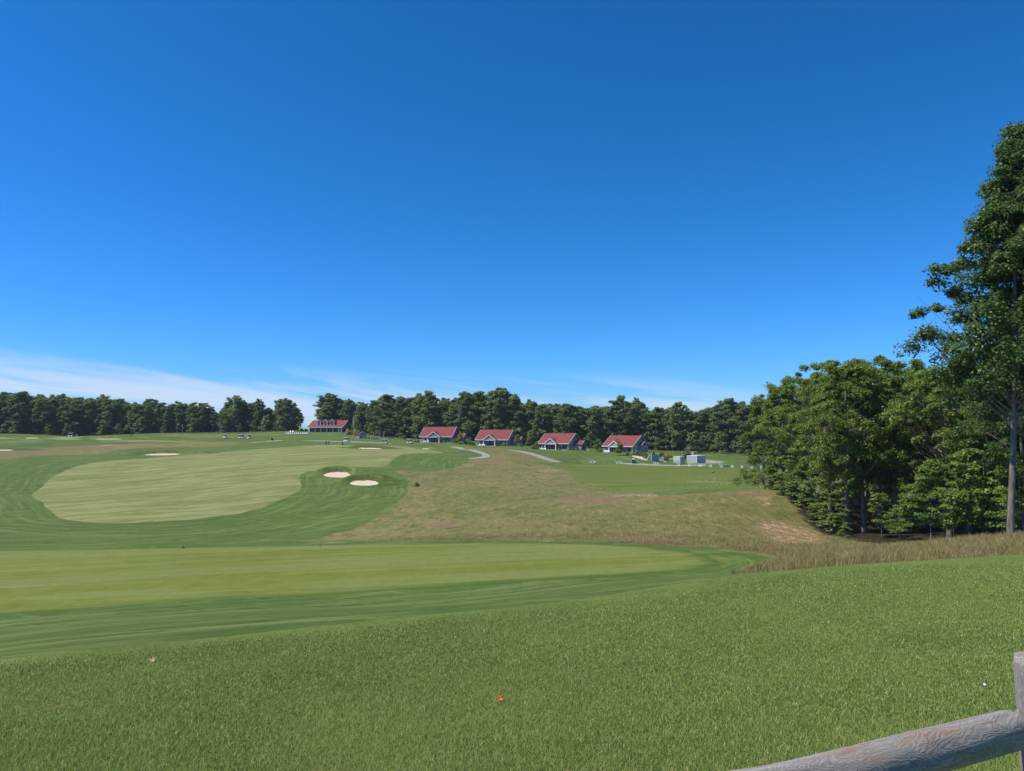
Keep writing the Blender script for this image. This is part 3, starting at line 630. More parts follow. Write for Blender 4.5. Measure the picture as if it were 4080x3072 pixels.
def tree(key, i, loc, height, label, cat='tree', group=None, name='tree', wid=1., rz=None):
    tm, cm, H0 = PR[key][i % len(PR[key])]; s = height / H0
    o = empty(name, loc, random.random() * 6.28 if rz is None else rz, label, cat, group, (s * wid, s * wid, s))
    link(bpy.data.objects.new('trunk', tm), o); link(bpy.data.objects.new('crown', cm), o); return o
TOP = [(-200,1570),(0,1565),(60,1556),(130,1553),(180,1568),(270,1570),(340,1590),(440,1566),(480,1590),(540,1597),(600,1584),(640,1596),(700,1598),(750,1602),(830,1604),(862,1640),(885,1636),(905,1588),(935,1574),(970,1582),(1000,1612),(1012,1592),(1040,1588),(1060,1612),(1080,1622),(1105,1592),(1135,1586),(1165,1592),(1190,1650),
       (1235,1640),(1260,1598),(1310,1566),(1345,1580),(1365,1600),(1390,1590),(1410,1622),(1430,1590),(1465,1605),(1490,1585),(1530,1570),(1565,1558),(1600,1565),(1640,1580),(1700,1556),(1740,1572),(1810,1575),(1830,1590),(1855,1560),(1885,1580),(1910,1560),(1970,1545),(1990,1540),(2025,1552),(2070,1590),(2150,1598),(2245,1595),(2310,1614),(2340,1600),(2430,1600),(2475,1574),(2512,1600),(2540,1580),(2570,1610),(2650,1620),(2700,1600),(2760,1628),(2820,1612),(2880,1590),(3000,1590),(3100,1600),(3600,1610),(4200,1600)]
tx, ty = zip(*TOP)
def topz(px, Y): return at(px, float(np.interp(px, tx, ty)), Y).z
def woodY(px): return float(np.interp(px, [-300, 0, 1200, 1230, 1400, 1480, 1680, 1850, 2300, 2700, 3000, 3400, 4200], [402, 400, 400, 405, 400, 378, 358, 346, 336, 322, 298, 300, 330]))
LM = [(-900,'above the left end of the pale track'),(150,'behind the small far left bunker'),(260,'behind the tan golf cart'),(330,'behind the putting golfer in white'),(440,'behind the wide flat bunker'),(520,'behind the lone lamp post'),(600,'right of the lone lamp post'),(680,'behind the tall and short lamp posts'),(770,'between the two lamp post pairs'),(850,'behind the middle lamp post pair'),(920,'behind the two parked carts'),(1010,'right of the parked carts'),(1080,'behind the white chair row'),
      (1210,'behind the clubhouse roof'),(1395,'behind the flagpole'),(1435,'behind the small garage'),(1475,'behind the white cabinet'),(1530,'behind the long low wall'),(1620,'left of the first cottage'),(1690,'behind the first cottage roof'),(1830,'between first and second cottage'),(1920,'behind the second cottage roof'),(2060,'between second and third cottage'),(2170,'behind the third cottage roof'),(2310,'between third and fourth cottage'),(2430,'behind the fourth cottage roof'),
      (2600,'above the garden terrace'),(2680,'behind the grey enclosures'),(2800,'behind the left wooden rail frame'),(2900,'beyond the white range stands'),(3000,'behind the low left boughs of the near wood'),(3300,'seen past the near wood trunks')]
ROWN = ['front row', 'second row', 'third row', 'back row']
LOOK = {'full': 'dark leafy tree', 'high': 'tree on bare trunk', 'light': 'lighter green tree'}
def tlabel(px, row, key):
    return '%s, %s, %s' % (LOOK[key], ROWN[row], [l for a, l in LM if px >= a][-1])
def seg(px):
    if px < 640: return 'grey green tree in the long wood behind the far left putting green', 'trees of the left wood'
    if px < 870: return 'dark tree in the lower wood behind the lamp posts', 'trees behind the lamp posts'
    if px < 1210: return 'dark tree in the clump left of the clubhouse', 'trees left of the clubhouse'
    if px < 1680: return 'tall tree in the wood right of the clubhouse and behind the parked carts', 'trees right of the clubhouse'
    if px < 2120: return 'tall tree in the dark wood behind the two left cottages', 'trees behind the left cottages'
    if px < 2640: return 'dark leafy tree in the wood behind the two right cottages', 'trees behind the right cottages'
    return 'dark tree in the wood beyond the driving range tee', 'trees beyond the driving range'
q = 0; WOOD = []
for row in range(4):
    px = -60 + row * 17
    while px < 3560:
        step = (46 if row == 0 else 56) * random.uniform(.8, 1.25) * (380 / woodY(px)) ** 1
        left = px < 1210
        if not (row == 3 and 640 < px < 1400) and not (1196 < px < 1268) and not (row > 1 and 870 < px < 1400 and row != 2) and not (px > 3150 and row > 1):
            Y = woodY(px) + row * (7 if left else 9) + random.uniform(-2, 2); p = at(px, 1740, Y); z = h1(p.x, Y)
            hh = (topz(px, Y) - z) * (random.uniform(.84, 1.02) if row < 2 else random.uniform(.88, .97))
            key = random.choices(['full', 'high', 'light'], ([.52, .3, .18] if row == 0 else [.45, .5, .05]) if px > 1210 else ([.5, .42, .08] if row < 2 else [1, 0, 0]))[0]
            lb, gp = seg(px); lb = tlabel(px, row, key); o_ = tree(key, random.randrange(4), (p.x, Y, z - .2), hh, lb, group=gp, wid=random.uniform(.95, 1.42)); q += 1; WOOD.append((px, o_))
        px += step
same = {}
for px, o_ in sorted(WOOD, key=lambda w: w[0]): same.setdefault(o_['label'], []).append(o_)
for l_, os_ in same.items():
    if len(os_) > 1:
        for w_, o_ in zip({2: ['left', 'right'], 3: ['left', 'middle', 'right']}.get(len(os_), ['first', 'second', 'third', 'fourth', 'fifth', 'sixth', 'seventh'][:len(os_)]), os_): o_['label'] = w_ + ' ' + l_
g = np.random.default_rng(77); n = 90000; up = g.uniform(-200, 3700, n); uy = np.interp(up, [-300, 0, 1200, 1230, 1400, 1480, 1680, 1850, 2300, 2700, 3000, 3400, 4200], [402, 400, 400, 405, 400, 378, 358, 346, 336, 322, 298, 300, 330]) + g.uniform(3, 24, n)
k = (up < 1190) | (up > 1400); up, uy = up[k], uy[k]; n = len(up); ux = (up - CX) / F * uy; top_ = 2.2 + 2.2 * np.sin(ux * .5) * np.sin(uy * .7 + ux * .21) + 1.2 * np.sin(ux * 1.3)
uz = H(ux, uy, False) + g.random(n) ** .8 * np.clip(top_ + 1.2, .8, 6); nm = g.normal(0, .6, (n, 3)) + [0, -.3, .6]; nm /= np.linalg.norm(nm, axis=1, keepdims=True)
v_, f_ = leaf_quads(np.stack([ux, uy, uz], -1), nm, g.uniform(.35, .8, n), g); o_ = obj_np('undergrowth', v_, f_, L_FAR, {'rnd': np.repeat(g.random(n) * .6, 4)}); tag(o_, 'dark leafy undergrowth between the trunks of the distant woods', 'undergrowth', kind='stuff')
# the trees one can single out on the skyline
for px, top, Y, key, i, wid, lb in [
    (935,1574,396,'full',0,1.25,'broad rounded tree highest in the clump behind the two parked carts'),
    (1030,1588,396,'high',1,.8,'slender round topped tree with open lower trunk right of the broad one'),
    (1140,1586,392,'full',3,1.15,'big dark dome shaped tree standing left of the clubhouse'),
    (1312,1566,402,'light',0,1.35,'wide pale green maple rising behind the clubhouse roof'),
    (1385,1590,398,'full',2,.8,'narrow leafy tree behind the right end of the clubhouse'),
    (1705,1556,354,'light',1,1.0,'light green pointed tree above the left end of the first cottage'),
    (1855,1558,345,'high',0,.75,'narrow dark tree with round top between the two left cottages'),
    (1988,1540,340,'high',2,1.05,'highest tree of the wood behind the second cottage from left'),
    (2475,1574,334,'light',1,.75,'pale green pointed tree above the right cottages'),
    (2535,1582,336,'light',2,.62,'thin tree with small open crown sticking out of the skyline'),
    (2705,1600,316,'full',0,1.0,'rounded dark tree behind the grey storage boxes')]:
    p = at(px, 1740, Y); z = h1(p.x, Y); tree(key, i, (p.x, Y, z - .2), at(px, top, Y).z - z, lb, wid=wid)
# small trees at the wood edge
for px, Y, hh in [(60,392,7),(190,390,6),(265,388,7),(410,388,8),(470,389,6),(560,391,9),(655,391,7),(770,390,8),(880,389,7),(955,389,5),(1010,390,6),(1060,389,9),(1122,388,8),(1190,389,5),(1420,378,7),(1522,370,9),(1600,364,6),(1660,352,7),(1480,372,6),(1860,336,9),(2120,330,8),(2215,328,9),(2350,328,7),(2620,314,6),(2760,296,9),(2800,298,7),(2950,285,6),(2868,292,8.5)]:
    p = at(px, 1740, Y); tree('small', int(px) % 2, (p.x, Y, h1(p.x, Y) - .1), hh, '%d metre small bushy tree at the wood edge %s'.replace('%d metre ', 'taller ' if hh > 7.5 else '') % [l for a, l in LM if px >= a][-1], group='small trees along the wood edge', name='young_tree')
for k_, (px, Y, hh, w_) in enumerate([(3072,92,2.2,'topmost'),(3110,89,2.6,'second'),(3150,86,2.4,'third'),(3195,83,2.8,'fourth'),(3235,79,2.2,'fifth'),(3275,76,2.4,'sixth'),(3315,72,2.0,'seventh'),(3360,69,1.6,'lowest')]):
    p = at(px, 1740, Y); tree('small', k_ % 2, (p.x, Y, h1(p.x, Y) - .3), hh, w_ + ' dark bush down the shaded rim of the mound under the near wood', 'bush', name='bush', wid=1.5)
# near wood at right
for n_i, (px, Y, top, key, i, wid, lb) in enumerate([
    (3040,112,1560,'near',2,1.0,'outermost left tree of the near wood'),
    (3115,96,1508,'near',2,1.05,'leaning leafy tree on the left rim of the near wood with low boughs'),
    (3165,93,1484,'near',1,1.0,'tree with visible grey trunk near the left end of the near wood'),
    (3235,86,1466,'near',0,1.0,'bushy olive green tree above the bend of the mound'),
    (3300,80,1426,'near',3,1.0,'yellow green tree where the near wood steps up in height'),
    (3367,72,1417,'near',1,1.05,'tree with straight pale trunk at the foot of the grass bank'),
    (3432,73,1428,'near',0,1.0,'tree with curved forked trunk second from the grass bank'),
    (3495,77,1400,'near',1,1.0,'tallest yellow green top in the middle of the near wood'),
    (3562,72,1420,'near',3,1.0,'tree with thin crooked trunk in the middle of the near wood'),
    (3635,78,1414,'near',0,1.05,'dark green topped tree left of the thick double trunk'),
    (3705,80,1452,'near',2,1.0,'tree in the dip of the skyline beside the giant tree'),
    (3767,66,1440,'near',1,1.1,'tree with thick straight double trunk in the near wood'),
    (3845,70,1436,'near',0,1.0,'bright topped tree under the left boughs of the giant tree'),
    (3915,74,1480,'near',3,1.0,'tree behind the giant tree trunk'),
    (3985,66,1520,'near',2,1.0,'leafy tree directly behind the giant tree')]):
    p = at(px, 1740, Y); z = h1(p.x, Y); tree(key, i, (p.x, Y, z - .15), at(px, top, Y).z - z, lb, wid=wid, name='maple_tree')
for px, Y, top in [(3150,108,1530),(3260,104,1500),(3360,96,1470),(3450,94,1450),(3540,92,1450),(3630,96,1460),(3720,94,1480),(3810,88,1470),(3900,92,1490),(3990,88,1500),(4080,84,1450),(3420,112,1500),(3560,110,1490),(3700,110,1500),(3850,108,1500),(4000,106,1480),(4120,70,1500),(4200,62,1450)]:
    p = at(px, 1740, Y); z = h1(p.x, Y); tree('near', int(px / 10) % 4, (p.x, Y, z - .15), at(px, top, Y).z - z, 'dark tree %s inside the near wood %s' % ('deep' if Y > 100 else 'just', [l for a, l in [(0,'behind its left rim'),(3250,'behind the mound bend'),(3350,'behind the straight pale trunk'),(3440,'behind the curved forked trunk'),(3530,'behind the thin crooked trunk'),(3620,'left of the thick double trunk'),(3690,'behind the thick double trunk'),(3800,'under the left boughs of the giant tree'),(3870,'left of the giant trunk'),(3980,'behind the giant trunk'),(4060,'right of the giant trunk'),(4110,'at the frame edge'),(4190,'past the frame edge')] if px >= a][-1]), group='trees inside the near wood', wid=1.05, name='maple_tree')
SAPL = {(3240,82):'sapling in shade left of the low bright bush tree',(3180,86):'sapling under the low boughs of the near wood rim',(3135,88):'leafy sapling at the top corner of the mound',(3075,93):'outermost sapling overhanging the driving range edge',(3900,60):'tall sapling just left of the giant trunk',(3960,57):'thin sapling close against the left of the giant trunk',(3785,58):'low sapling at the foot of the thick double trunk',(3620,64):'low sapling in shade left of the thick double trunk',
 (3500,68):'small sapling right of the curved forked trunk',(3340,72):'small sapling beside the straight pale trunk',(3570,66):'small sapling beside the thin crooked trunk',(3745,61):'tall sapling before the thick double trunk',(4060,52):'sapling right of the giant trunk'}
for k, (px, Y, hh, lb) in enumerate([(3290,77,4.6,'low bright bush tree at the grass bank edge'),(3240,82,4.0,None),(3180,86,4.5,None),(3135,88,5.0,None),(3075,93,4.2,None),(3695,60,6.4,'thin sapling with bare lower stem left of the giant trunk'),(3845,58,7.5,'feathery light green sapling between the thick trunk and the giant trunk'),(3900,60,8.2,None),(3960,57,5.6,None),(3785,58,5.0,None),(3620,64,5.0,None),(3500,68,4.2,None),(3340,72,3.6,None),(3570,66,3.2,None),(3745,61,7.0,None),(4060,52,6.0,None)]):
    p = at(px, 1740, Y); tree('sapling', k, (p.x, Y, h1(p.x, Y) - .1), hh, lb or SAPL[(px, Y)], name='sapling')
p = at(4022, 2155, 45); z = h1(p.x, 45); tree('tall', 0, (p.x, 45, z - .1), 25.6, 'giant tree with bare grey trunk towering over the right edge', name='maple_tree', rz=0)
for px, Y, top, lb in ((4075, 58, 1130, 'tall tree filling in behind the giant trunk at the frame edge'), (3985, 62, 1370, 'dark tree joining the giant crown to the near wood'), (4150, 66, 1250, 'dark tree at the right frame edge behind the giant')):
    p = at(px, 1740, Y); z = h1(p.x, Y); tree('tall', 1, (p.x, Y, z - .1), at(px, top, Y).z - z, lb, name='maple_tree')
p = at(4235, 2155, 49); z = h1(p.x, 49); tree('tall', 1, (p.x, 49, z - .1), 27.5, 'second giant tree mostly beyond the right edge', name='maple_tree', rz=.6)

# ------------------------------------------------------------------ buildings
M_ROOF = None
def roofm():
    t = NT('red_shingle'); v = t.coord(); b = t.n('ShaderNodeTexBrick'); b.inputs['Scale'].default_value = 1; b.inputs['Brick Width'].default_value = .35; b.inputs['Row Height'].default_value = .16
    b.inputs['Color1'].default_value = (.150, .032, .034, 1); b.inputs['Color2'].default_value = (.19, .042, .045, 1); b.inputs['Mortar'].default_value = (.17, .03, .035, 1); b.inputs['Mortar Size'].default_value = .01
    t.l(t.map(v, (1, 1, 1.6)), b.inputs['Vector']); t.col(t.mix(t.rng(t.noise(v, .8, 5, .6), .3, .7, 0, .4), b.outputs[0], (.21, .052, .055))); t.rough(.8, .3); return t.m
def sidingm():
    t = NT('grey_siding'); v = t.coord(); w = t.n('ShaderNodeTexWave'); w.bands_direction = 'Z'; w.inputs['Scale'].default_value = 2.2; w.wave_profile = 'SAW'; t.l(v, w.inputs[0])
    t.col(t.mix(t.rng(t.noise(v, 1, 4, .6), .3, .7), (0.247, 0.259, 0.274), (0.300, 0.311, 0.326))); t.rough(.75, .3); t.bump(w.outputs['Fac'], .4, .03); return t.m
def glassm():
    t = NT('dark_glass'); v = t.coord(); t.col(t.mix(t.rng(t.noise(v, .9, 3, .5), .4, .6), (.012, .016, .02), (.035, .04, .048))); t.rough(.12, .5); return t.m
M_ROOF, M_SIDE, M_GLASS = roofm(), sidingm(), glassm()
M_WHITE = plain('white_trim', (.64, .64, .63), .55, .4, .05)
M_BGREY = plain('blue_grey_siding', (.17, .22, .29), .7, .3, .1)
M_DARK = plain('dark_metal', (.03, .03, .032), .5, .5, .2)
M_STONE = plain('stone', (.36, .33, .29), .9, .2, .35, 6)
M_CHAIR = plain('white_plastic', (.78, .79, .80), .5, .4, .03)
M_BROWN = plain('brown_wood', (.11, .06, .045), .7, .3, .3)
M_BLOCK = plain('grey_block', (.36, .37, .39), .9, .2, .12, 5)
def roof_gable(mb, x0, x1, yf, yb, ze, zr, th=.18):     # ridge along x
    ym = (yf + yb) / 2; nz = th
    mb.prism([(yf, ze), (ym, zr), (yb, ze), (yb, ze - nz), (ym, zr - nz), (yf, ze - nz)], x0, x1, 'x')
def window(par, x0, x1, z0, z1, y, mull=1, face='front', dark=True, mat=None):
    """frame with pane on a wall whose outer face lies at y (front, facing -y) or x (right, facing +x)"""
    f = MB(); t = .10; d = .06
    def bx(a, b, c, e, p, q_):
        if face == 'front': f.box(a, b, y - d, y + .02, c, e)
        else: f.box(y - .02, y + d, a, b, c, e)
    for a, b, c, e in ((x0, x1, z0 - t, z0), (x0, x1, z1, z1 + t), (x0 - t, x0, z0 - t, z1 + t), (x1, x1 + t, z0 - t, z1 + t)): bx(a, b, c, e, 0, 0)
    for i in range(1, mull + 1):
        m_ = x0 + (x1 - x0) * i / (mull + 1); bx(m_ - .035, m_ + .035, z0 + .001, z1 - .001, 0, 0)
    fr = f.build('window', mat or M_WHITE, par)
    g = MB()
    if face == 'front': g.box(x0, x1, y - .02, y + .03, z0, z1)
    else: g.box(y - .03, y + .02, x0, x1, z0, z1)
    g.build('pane', M_GLASS, fr); return fr
def cottage(name, loc, rz, label, wing='plain', vents=False):
    r = empty(name, loc, rz, label, 'cottage')
    L, D, he, hr = 13.3, 10.8, 2.5, 6.5; hx = L / 2; ov = .55
    rb = roof_gable; m = MB(); m.box(-hx, hx, 1.6, D, -1.2, he - .05); m.build('wall', M_SIDE, r)
    # gable end walls above the eaves
    m = MB()
    for x in (-hx + .12, hx - .18):
        m.prism([(0.1, he - .15), (D - .1, he - .15), (D / 2, hr - .35)], x, x + .12, 'x')
    m.build('gable_wall', M_SIDE, r)
    m = MB(); rb(m, -hx - ov, hx + ov, -ov - .1, D + ov + .1, he, hr + .05); rf = m.build('roof', M_ROOF, r)
    m = MB()
    m.box(-hx - ov, hx + ov, -ov - .16, -ov - .10, he - .30, he - .02)
    for s in (-1, 1):       # rake boards
        x = s * (hx + ov) ; x0, x1 = (x, x + .07) if s > 0 else (x - .07, x)
        m.prism([(-ov - .1, he + .03), (D / 2, hr + .08), (D + ov + .1, he + .03), (D + ov + .1, he - .19), (D / 2, hr - .16), (-ov - .1, he - .19)], x0, x1, 'x')
    m.build('fascia', M_WHITE, r)
    m = MB(); m.box(hx - .06, hx + .04, .1, D - .1, he - .25, he - .02); m.build('frieze_board', M_WHITE, r)
    # porch floor and columns
    m = MB(); m.box(-hx, hx, -.2, 1.6, -1.2, .06); m.build('porch_floor', M_STONE, r)
    gx = -.55; gw = 3.0
    for x in (-hx + .1, hx - .1):
        MB().box(x - .10, x + .10, -.12, .10, .06, he - .28).build('column', M_WHITE, r)
    # portico with pediment
    m = MB(); zt = 4.55
    m.prism([(gx - gw, he - .12), (gx, zt), (gx + gw, he - .12), (gx + gw, he - .30), (gx, zt - .2), (gx - gw, he - .30)], -1.9, 3.6, 'y'); m.build('portico_roof', M_ROOF, r)
    m = MB(); m.prism([(gx - gw - .04, he - .14), (gx, zt + .02), (gx + gw + .04, he - .14), (gx + gw - .25, he - .36), (gx, zt - .30), (gx - gw + .25, he - .36)], -1.97, -1.90, 'y')
    m.box(gx - gw + .3, gx + gw - .3, -1.82, -1.4, he - .42, he - .12); m.build('portico_trim', M_WHITE, r)
    m = MB(); m.prism([(gx - gw + .35, he - .12), (gx + gw - .35, he - .12), (gx, zt - .34)], -1.70, -1.5, 'y'); m.build('pediment', M_SIDE, r)
    MB().box(gx - .22, gx + .22, -1.74, -1.70, 3.55, 3.85).build('gable_vent', M_DARK, r)
    for x in (gx - gw + .5, gx + gw - .55):
        m = MB(); m.box(x - .17, x + .17, -1.75, -1.40, .05, he - .42); m.box(x - .24, x + .24, -1.82, -1.33, -.8, .3); m.build('column', M_WHITE, r)
    m = MB(); m.box(gx - gw, gx + gw, -1.9, -.2, -1.2, .02); m.build('porch_step', M_STONE, r)
    window(r, -5.5, -3.2, .55, 2.15, 1.6, 2); window(r, 3.2, 5.5, .55, 2.15, 1.6, 2); window(r, gx - .1, gx + 1.9, .12, 2.15, 1.6, 3)
    for x in (-5.95, 2.65, 6.05): MB().box(x - .07, x + .07, 1.54, 1.598, .06, he - .3).build('pilaster', M_WHITE, r)
    dr = MB(); dr.box(gx - 1.4, gx - .3, 1.53, 1.62, .06, 2.15); dd = dr.build('door', M_BROWN, r); MB().ball((gx - .6, 1.48, 1.05), .05, 6, 4).build('handle', M_DARK, dd)
    mm = MB(); mm.box(gx - 2.3, gx - 2.0, 1.5, 1.6, .06, 2.2).build('shutter', M_BROWN, r)
    # ridge vent stack
    m = MB(); m.box(2.1, 2.7, D / 2 - .3, D / 2 + .3, hr - .1, hr + .12); m.tube([(2.4, D / 2, hr + .1), (2.4, D / 2, hr + .55)], .12, 8); m.build('roof_vent', M_DARK, rf)
    if vents:
        for k in range(3): MB().tube([(-3.2 + k * .75, 2.6, 4.4), (-3.2 + k * .75, 2.6, 5.25)], .09, 6).build('vent_pipe', M_BROWN, rf)
    # rear wing at left, seen above the eaves
    m = MB(); m.box(-hx - 1.0, -hx, 5.5, D, -1.2, he - .1); m.build('side_wall', M_SIDE, r)
    m = MB(); m.add([(-hx - 1.5, 4.9, he - .2), (-hx, 4.9, he + 1.1), (-hx, D + .5, he + 1.1), (-hx - 1.5, D + .5, he - .2), (-hx - 1.5, 4.9, he - .38), (-hx, 4.9, he + .92), (-hx, D + .5, he + .92), (-hx - 1.5, D + .5, he - .38)], [(0,1,2,3),(7,6,5,4),(0,4,5,1),(1,5,6,2),(2,6,7,3),(3,7,4,0)]); m.build('side_roof', M_ROOF, r)
    if wing == 'plain':
        # annex on the right hand gable, ridge running away from the gable
        y0, y1 = 4.2, 8.2; x1 = hx + 3.6
        MB().box(hx, x1, y0, y1, -1.2, 2.1).build('annex_wall', M_SIDE, r)
        m = MB(); m.prism([(y0 - .35, 2.1), ((y0 + y1) / 2, 3.7), (y1 + .35, 2.1), (y1 + .35, 1.94), ((y0 + y1) / 2, 3.54), (y0 - .35, 1.94)], hx, x1 + .4, 'x'); m.build('annex_roof', M_ROOF, r)
        m = MB(); m.prism([(y0 + .02, 1.95), (y1 - .02, 1.95), ((y0 + y1) / 2, 3.45)], x1 - .05, x1 + .03, 'x'); m.build('annex_gable', M_SIDE, r)
        m = MB(); m.prism([(y0 - .35, 2.14), ((y0 + y1) / 2, 3.74), (y1 + .35, 2.14), (y1 + .35, 1.9), ((y0 + y1) / 2, 3.5), (y0 - .35, 1.9)], x1 + .4, x1 + .46, 'x'); m.build('annex_trim', M_WHITE, r)
        dr = MB(); dr.box(x1 + .0, x1 + .06, y0 + 1.5, y0 + 2.6, 0, 1.9); dr.build('side_door', M_BROWN, r)
        MB().box(hx + .05, hx + .14, 1.9, 2.1, .0, 2.2).build('corner_board', M_WHITE, r)
    else:
        y0, y1 = 4.3, 7.3; x1 = hx + 1.2
        MB().box(hx, x1, y0, y1, -2.4, 3.0).build('bay_wall', M_SIDE, r)
        m = MB(); m.prism([(y0 - .4, 3.0), ((y0 + y1) / 2, 4.2), (y1 + .4, 3.0), (y1 + .4, 2.84), ((y0 + y1) / 2, 4.04), (y0 - .4, 2.84)], hx, x1 + .5, 'x'); m.build('bay_roof', M_ROOF, r)
        m = MB(); m.prism([(y0 - .4, 3.04), ((y0 + y1) / 2, 4.24), (y1 + .4, 3.04), (y1 + .4, 2.78), ((y0 + y1) / 2, 3.98), (y0 - .4, 2.78)], x1 + .5, x1 + .56, 'x'); m.build('bay_trim', M_WHITE, r)
        m = MB(); m.prism([(hx, .35), (hx + 2.6, -1.0), (hx + 2.6, -1.15), (hx, .2)], 3.4, 7.9, 'y'); m.build('stair_roof', M_ROOF, r)
        m = MB(); m.box(hx + .05, hx + 2.3, 3.6, 7.7, -3, -1.2); m.build('stair_wall', M_SIDE, r)
        window(r, 2.6, 3.1, -.2, 1.6, hx, 0, 'right')
        for y in (.15, D - .15): MB().box(hx + .0, hx + .05, y - .1, y + .1, -1.2, he - .3).build('corner_board', M_WHITE, r)
    return r
def face_rot(p, theta):      # rotation so the front (-y) faces the camera turned theta degrees to the left
    toc = math.atan2(-p[0], -p[1])       # heading of the camera seen from p (from +y)
    # front dir -y rotated by rz: (sin rz, -cos rz)
    a = math.atan2(-p[0], p[1]); return a - R(theta)
def bplace(px, py, Y, theta, half=6.5):
    p = at(px, py, Y); return (p.x, Y, p.z), face_rot(p, theta)
COTT = []
for px, py, Y, th, lb, wing, vt in [
    (1737,1763,308,20,'leftmost red roofed grey cottage with a tan tree at its right corner','plain',False),
    (1960,1776,300,22,'second cottage from left with red roof and a green tree hiding its right annex','plain',False),
    (2206,1791,298,30,'third cottage with red roof and a red roofed annex with two vents at right','plain',False),
    (2462,1803,286,35,'rightmost red roofed cottage with wide gable end above the stone garden terrace','bay',True)]:
    l, rz = bplace(px, py, Y, th); c = cottage('cottage', l, rz, lb, wing, vt); COTT.append((c, l, rz))
# clubhouse
def clubhouse():
    p = at(1296, 1722, 384); r = empty('clubhouse', (p.x, 384, p.z), face_rot(p, 24), 'long red roofed clubhouse with three gabled dormers and a dark screened porch', 'clubhouse')
    L, D, he, hr = 18.2, 12.4, 2.7, 6.3; hx = L / 2; ov = .6
    MB().box(-hx, hx, 2.4, D, -1.5, he - .05).build('wall', M_SIDE, r)
    MB().box(hx - 2.4, hx, .1, 2.4, -1.5, he - .05).build('corner_wall', M_SIDE, r)
    m = MB()
    for x in (-hx + .12, hx - .2): m.prism([(.1, he - .15), (D - .1, he - .15), (D / 2, hr - .35)], x, x + .12, 'x')
    m.build('gable_wall', M_SIDE, r)
    m = MB(); roof_gable(m, -hx - ov, hx + ov, -ov, D + ov, he, hr); rf = m.build('roof', M_ROOF, r)
    m = MB(); m.prism([(6.0 - .01, hr - .2), (8.2, hr + .25), (11, hr - 1.4), (6.0, hr - 1.4)], -3.4, 5.2, 'x'); m.build('rear_roof', M_ROOF, r)
    MB().box(3.2, 3.7, D / 2 - 1.8, D / 2 - 1.3, hr - 1.6, hr - .4).build('roof_vent', M_WHITE, rf)
    m = MB(); m.box(-hx - ov, hx + ov, -ov - .07, -ov, he - .34, he - .04)
    for s in (-1, 1):
        x = s * (hx + ov); x0, x1 = (x, x + .08) if s > 0 else (x - .08, x)
        m.prism([(-ov, he + .03), (D / 2, hr + .04), (D + ov, he + .03), (D + ov, he - .3), (D / 2, hr - .3), (-ov, he - .3)], x0, x1, 'x')
    m.box(hx - .05, hx + .05, .1, D - .1, he - .3, he - .03); m.build('fascia', M_WHITE, r)
    m = MB(); m.box(-hx, hx, 0, 2.4, -1.5, -.02); m.box(-hx, hx, -.06, 0, -.2, .12); m.build('porch_floor', M_STONE, r)
    xs = [-hx + .2 + i * 3.25 for i in range(6)] + [hx - .1]
    for x in xs: MB().box(x - .16, x + .16, -.05, .22, .12, he - .3).build('column', M_WHITE, r)
    for i in range(5): MB().box(xs[i] + .2, xs[i + 1] - .2, .35, .40, .14, he - .32).build('screen', plain('screen_mesh', (.03, .032, .036), .4, .4, .3), r)
    m = MB(); m.box(-hx, hx, -.04, .20, he - .42, he - .30); m.build('porch_beam', M_WHITE, r)
    window(r, xs[5] + .4, xs[6] - .4, .9, 2.2, .1, 1)
    window(r, 2.9, 3.9, 3.0, 4.0, hx - .08 + .02, 1, 'right'); window(r, 7.2, 8.2, 3.1, 4.1, hx - .08 + .02, 1, 'right')
    for x in (-3.55, 0.1, 3.75):
        x -= .6; d = empty('dormer', (x, 1.3, 3.65)); d.parent = r; d.scale = (1.18, 1.18, 1.32); d.location.z = 3.55
        MB().box(-.85, .85, 0, 3.0, -.35, 1.45).build('dormer_wall', M_SIDE, d)
        MB().prism([(-.85, 1.45), (.85, 1.45), (0, 2.2)], .0, .1, 'y').build('dormer_gable', M_SIDE, d)
        m = MB(); m.prism([(-1.15, 1.35), (0, 2.42), (1.15, 1.35), (1.15, 1.2), (0, 2.27), (-1.15, 1.2)], -.35, 4.4, 'y'); m.build('dormer_roof', M_ROOF, d)
        m = MB(); m.prism([(-1.18, 1.37), (0, 2.46), (1.18, 1.37), (1.18, 1.12), (0, 2.2), (-1.18, 1.12)], -.42, -.352, 'y'); m.box(-.95, .95, -.05, 0, -.45, -.3); m.box(-.95, -.72, -.04, -.001, -.3, 1.4); m.box(.72, .95, -.04, -.001, -.3, 1.4); m.build('dormer_trim', M_WHITE, d)
        window(d, -.5, .5, .0, 1.2, 0, 1)
    return r
clubhouse()
# garage with gable front
p = at(1445, 1750, 352); g = empty('garage', (p.x, 352, p.z), face_rot(p, -5), 'small blue grey garage with red gable roof and a row of little windows', 'garage')
MB().box(-1.75, 1.75, 0, 5, -.6, 2.3).build('wall', M_BGREY, g)
m = MB(); m.prism([(-2.05, 2.15), (0, 3.75), (2.05, 2.15), (2.05, 1.98), (0, 3.58), (-2.05, 1.98)], -.3, 5.3, 'y'); m.build('roof', M_ROOF, g)
m = MB(); m.prism([(-2.1, 2.17), (0, 3.80), (2.1, 2.17), (2.1, 1.9), (0, 3.53), (-2.1, 1.9)], -.36, -.302, 'y'); m.box(-1.85, -1.7, -.04, 0, -.3, 2.1); m.box(1.7, 1.85, -.04, 0, -.3, 2.1); m.build('trim', M_WHITE, g)
MB().prism([(-1.75, 2.3), (1.75, 2.3), (0, 3.5)], .01, .1, 'y').build('gable', M_BGREY, g)
dd = MB().box(-1.45, 1.45, -.05, .02, -.1, 1.95).build('garage_door', M_BGREY, g)
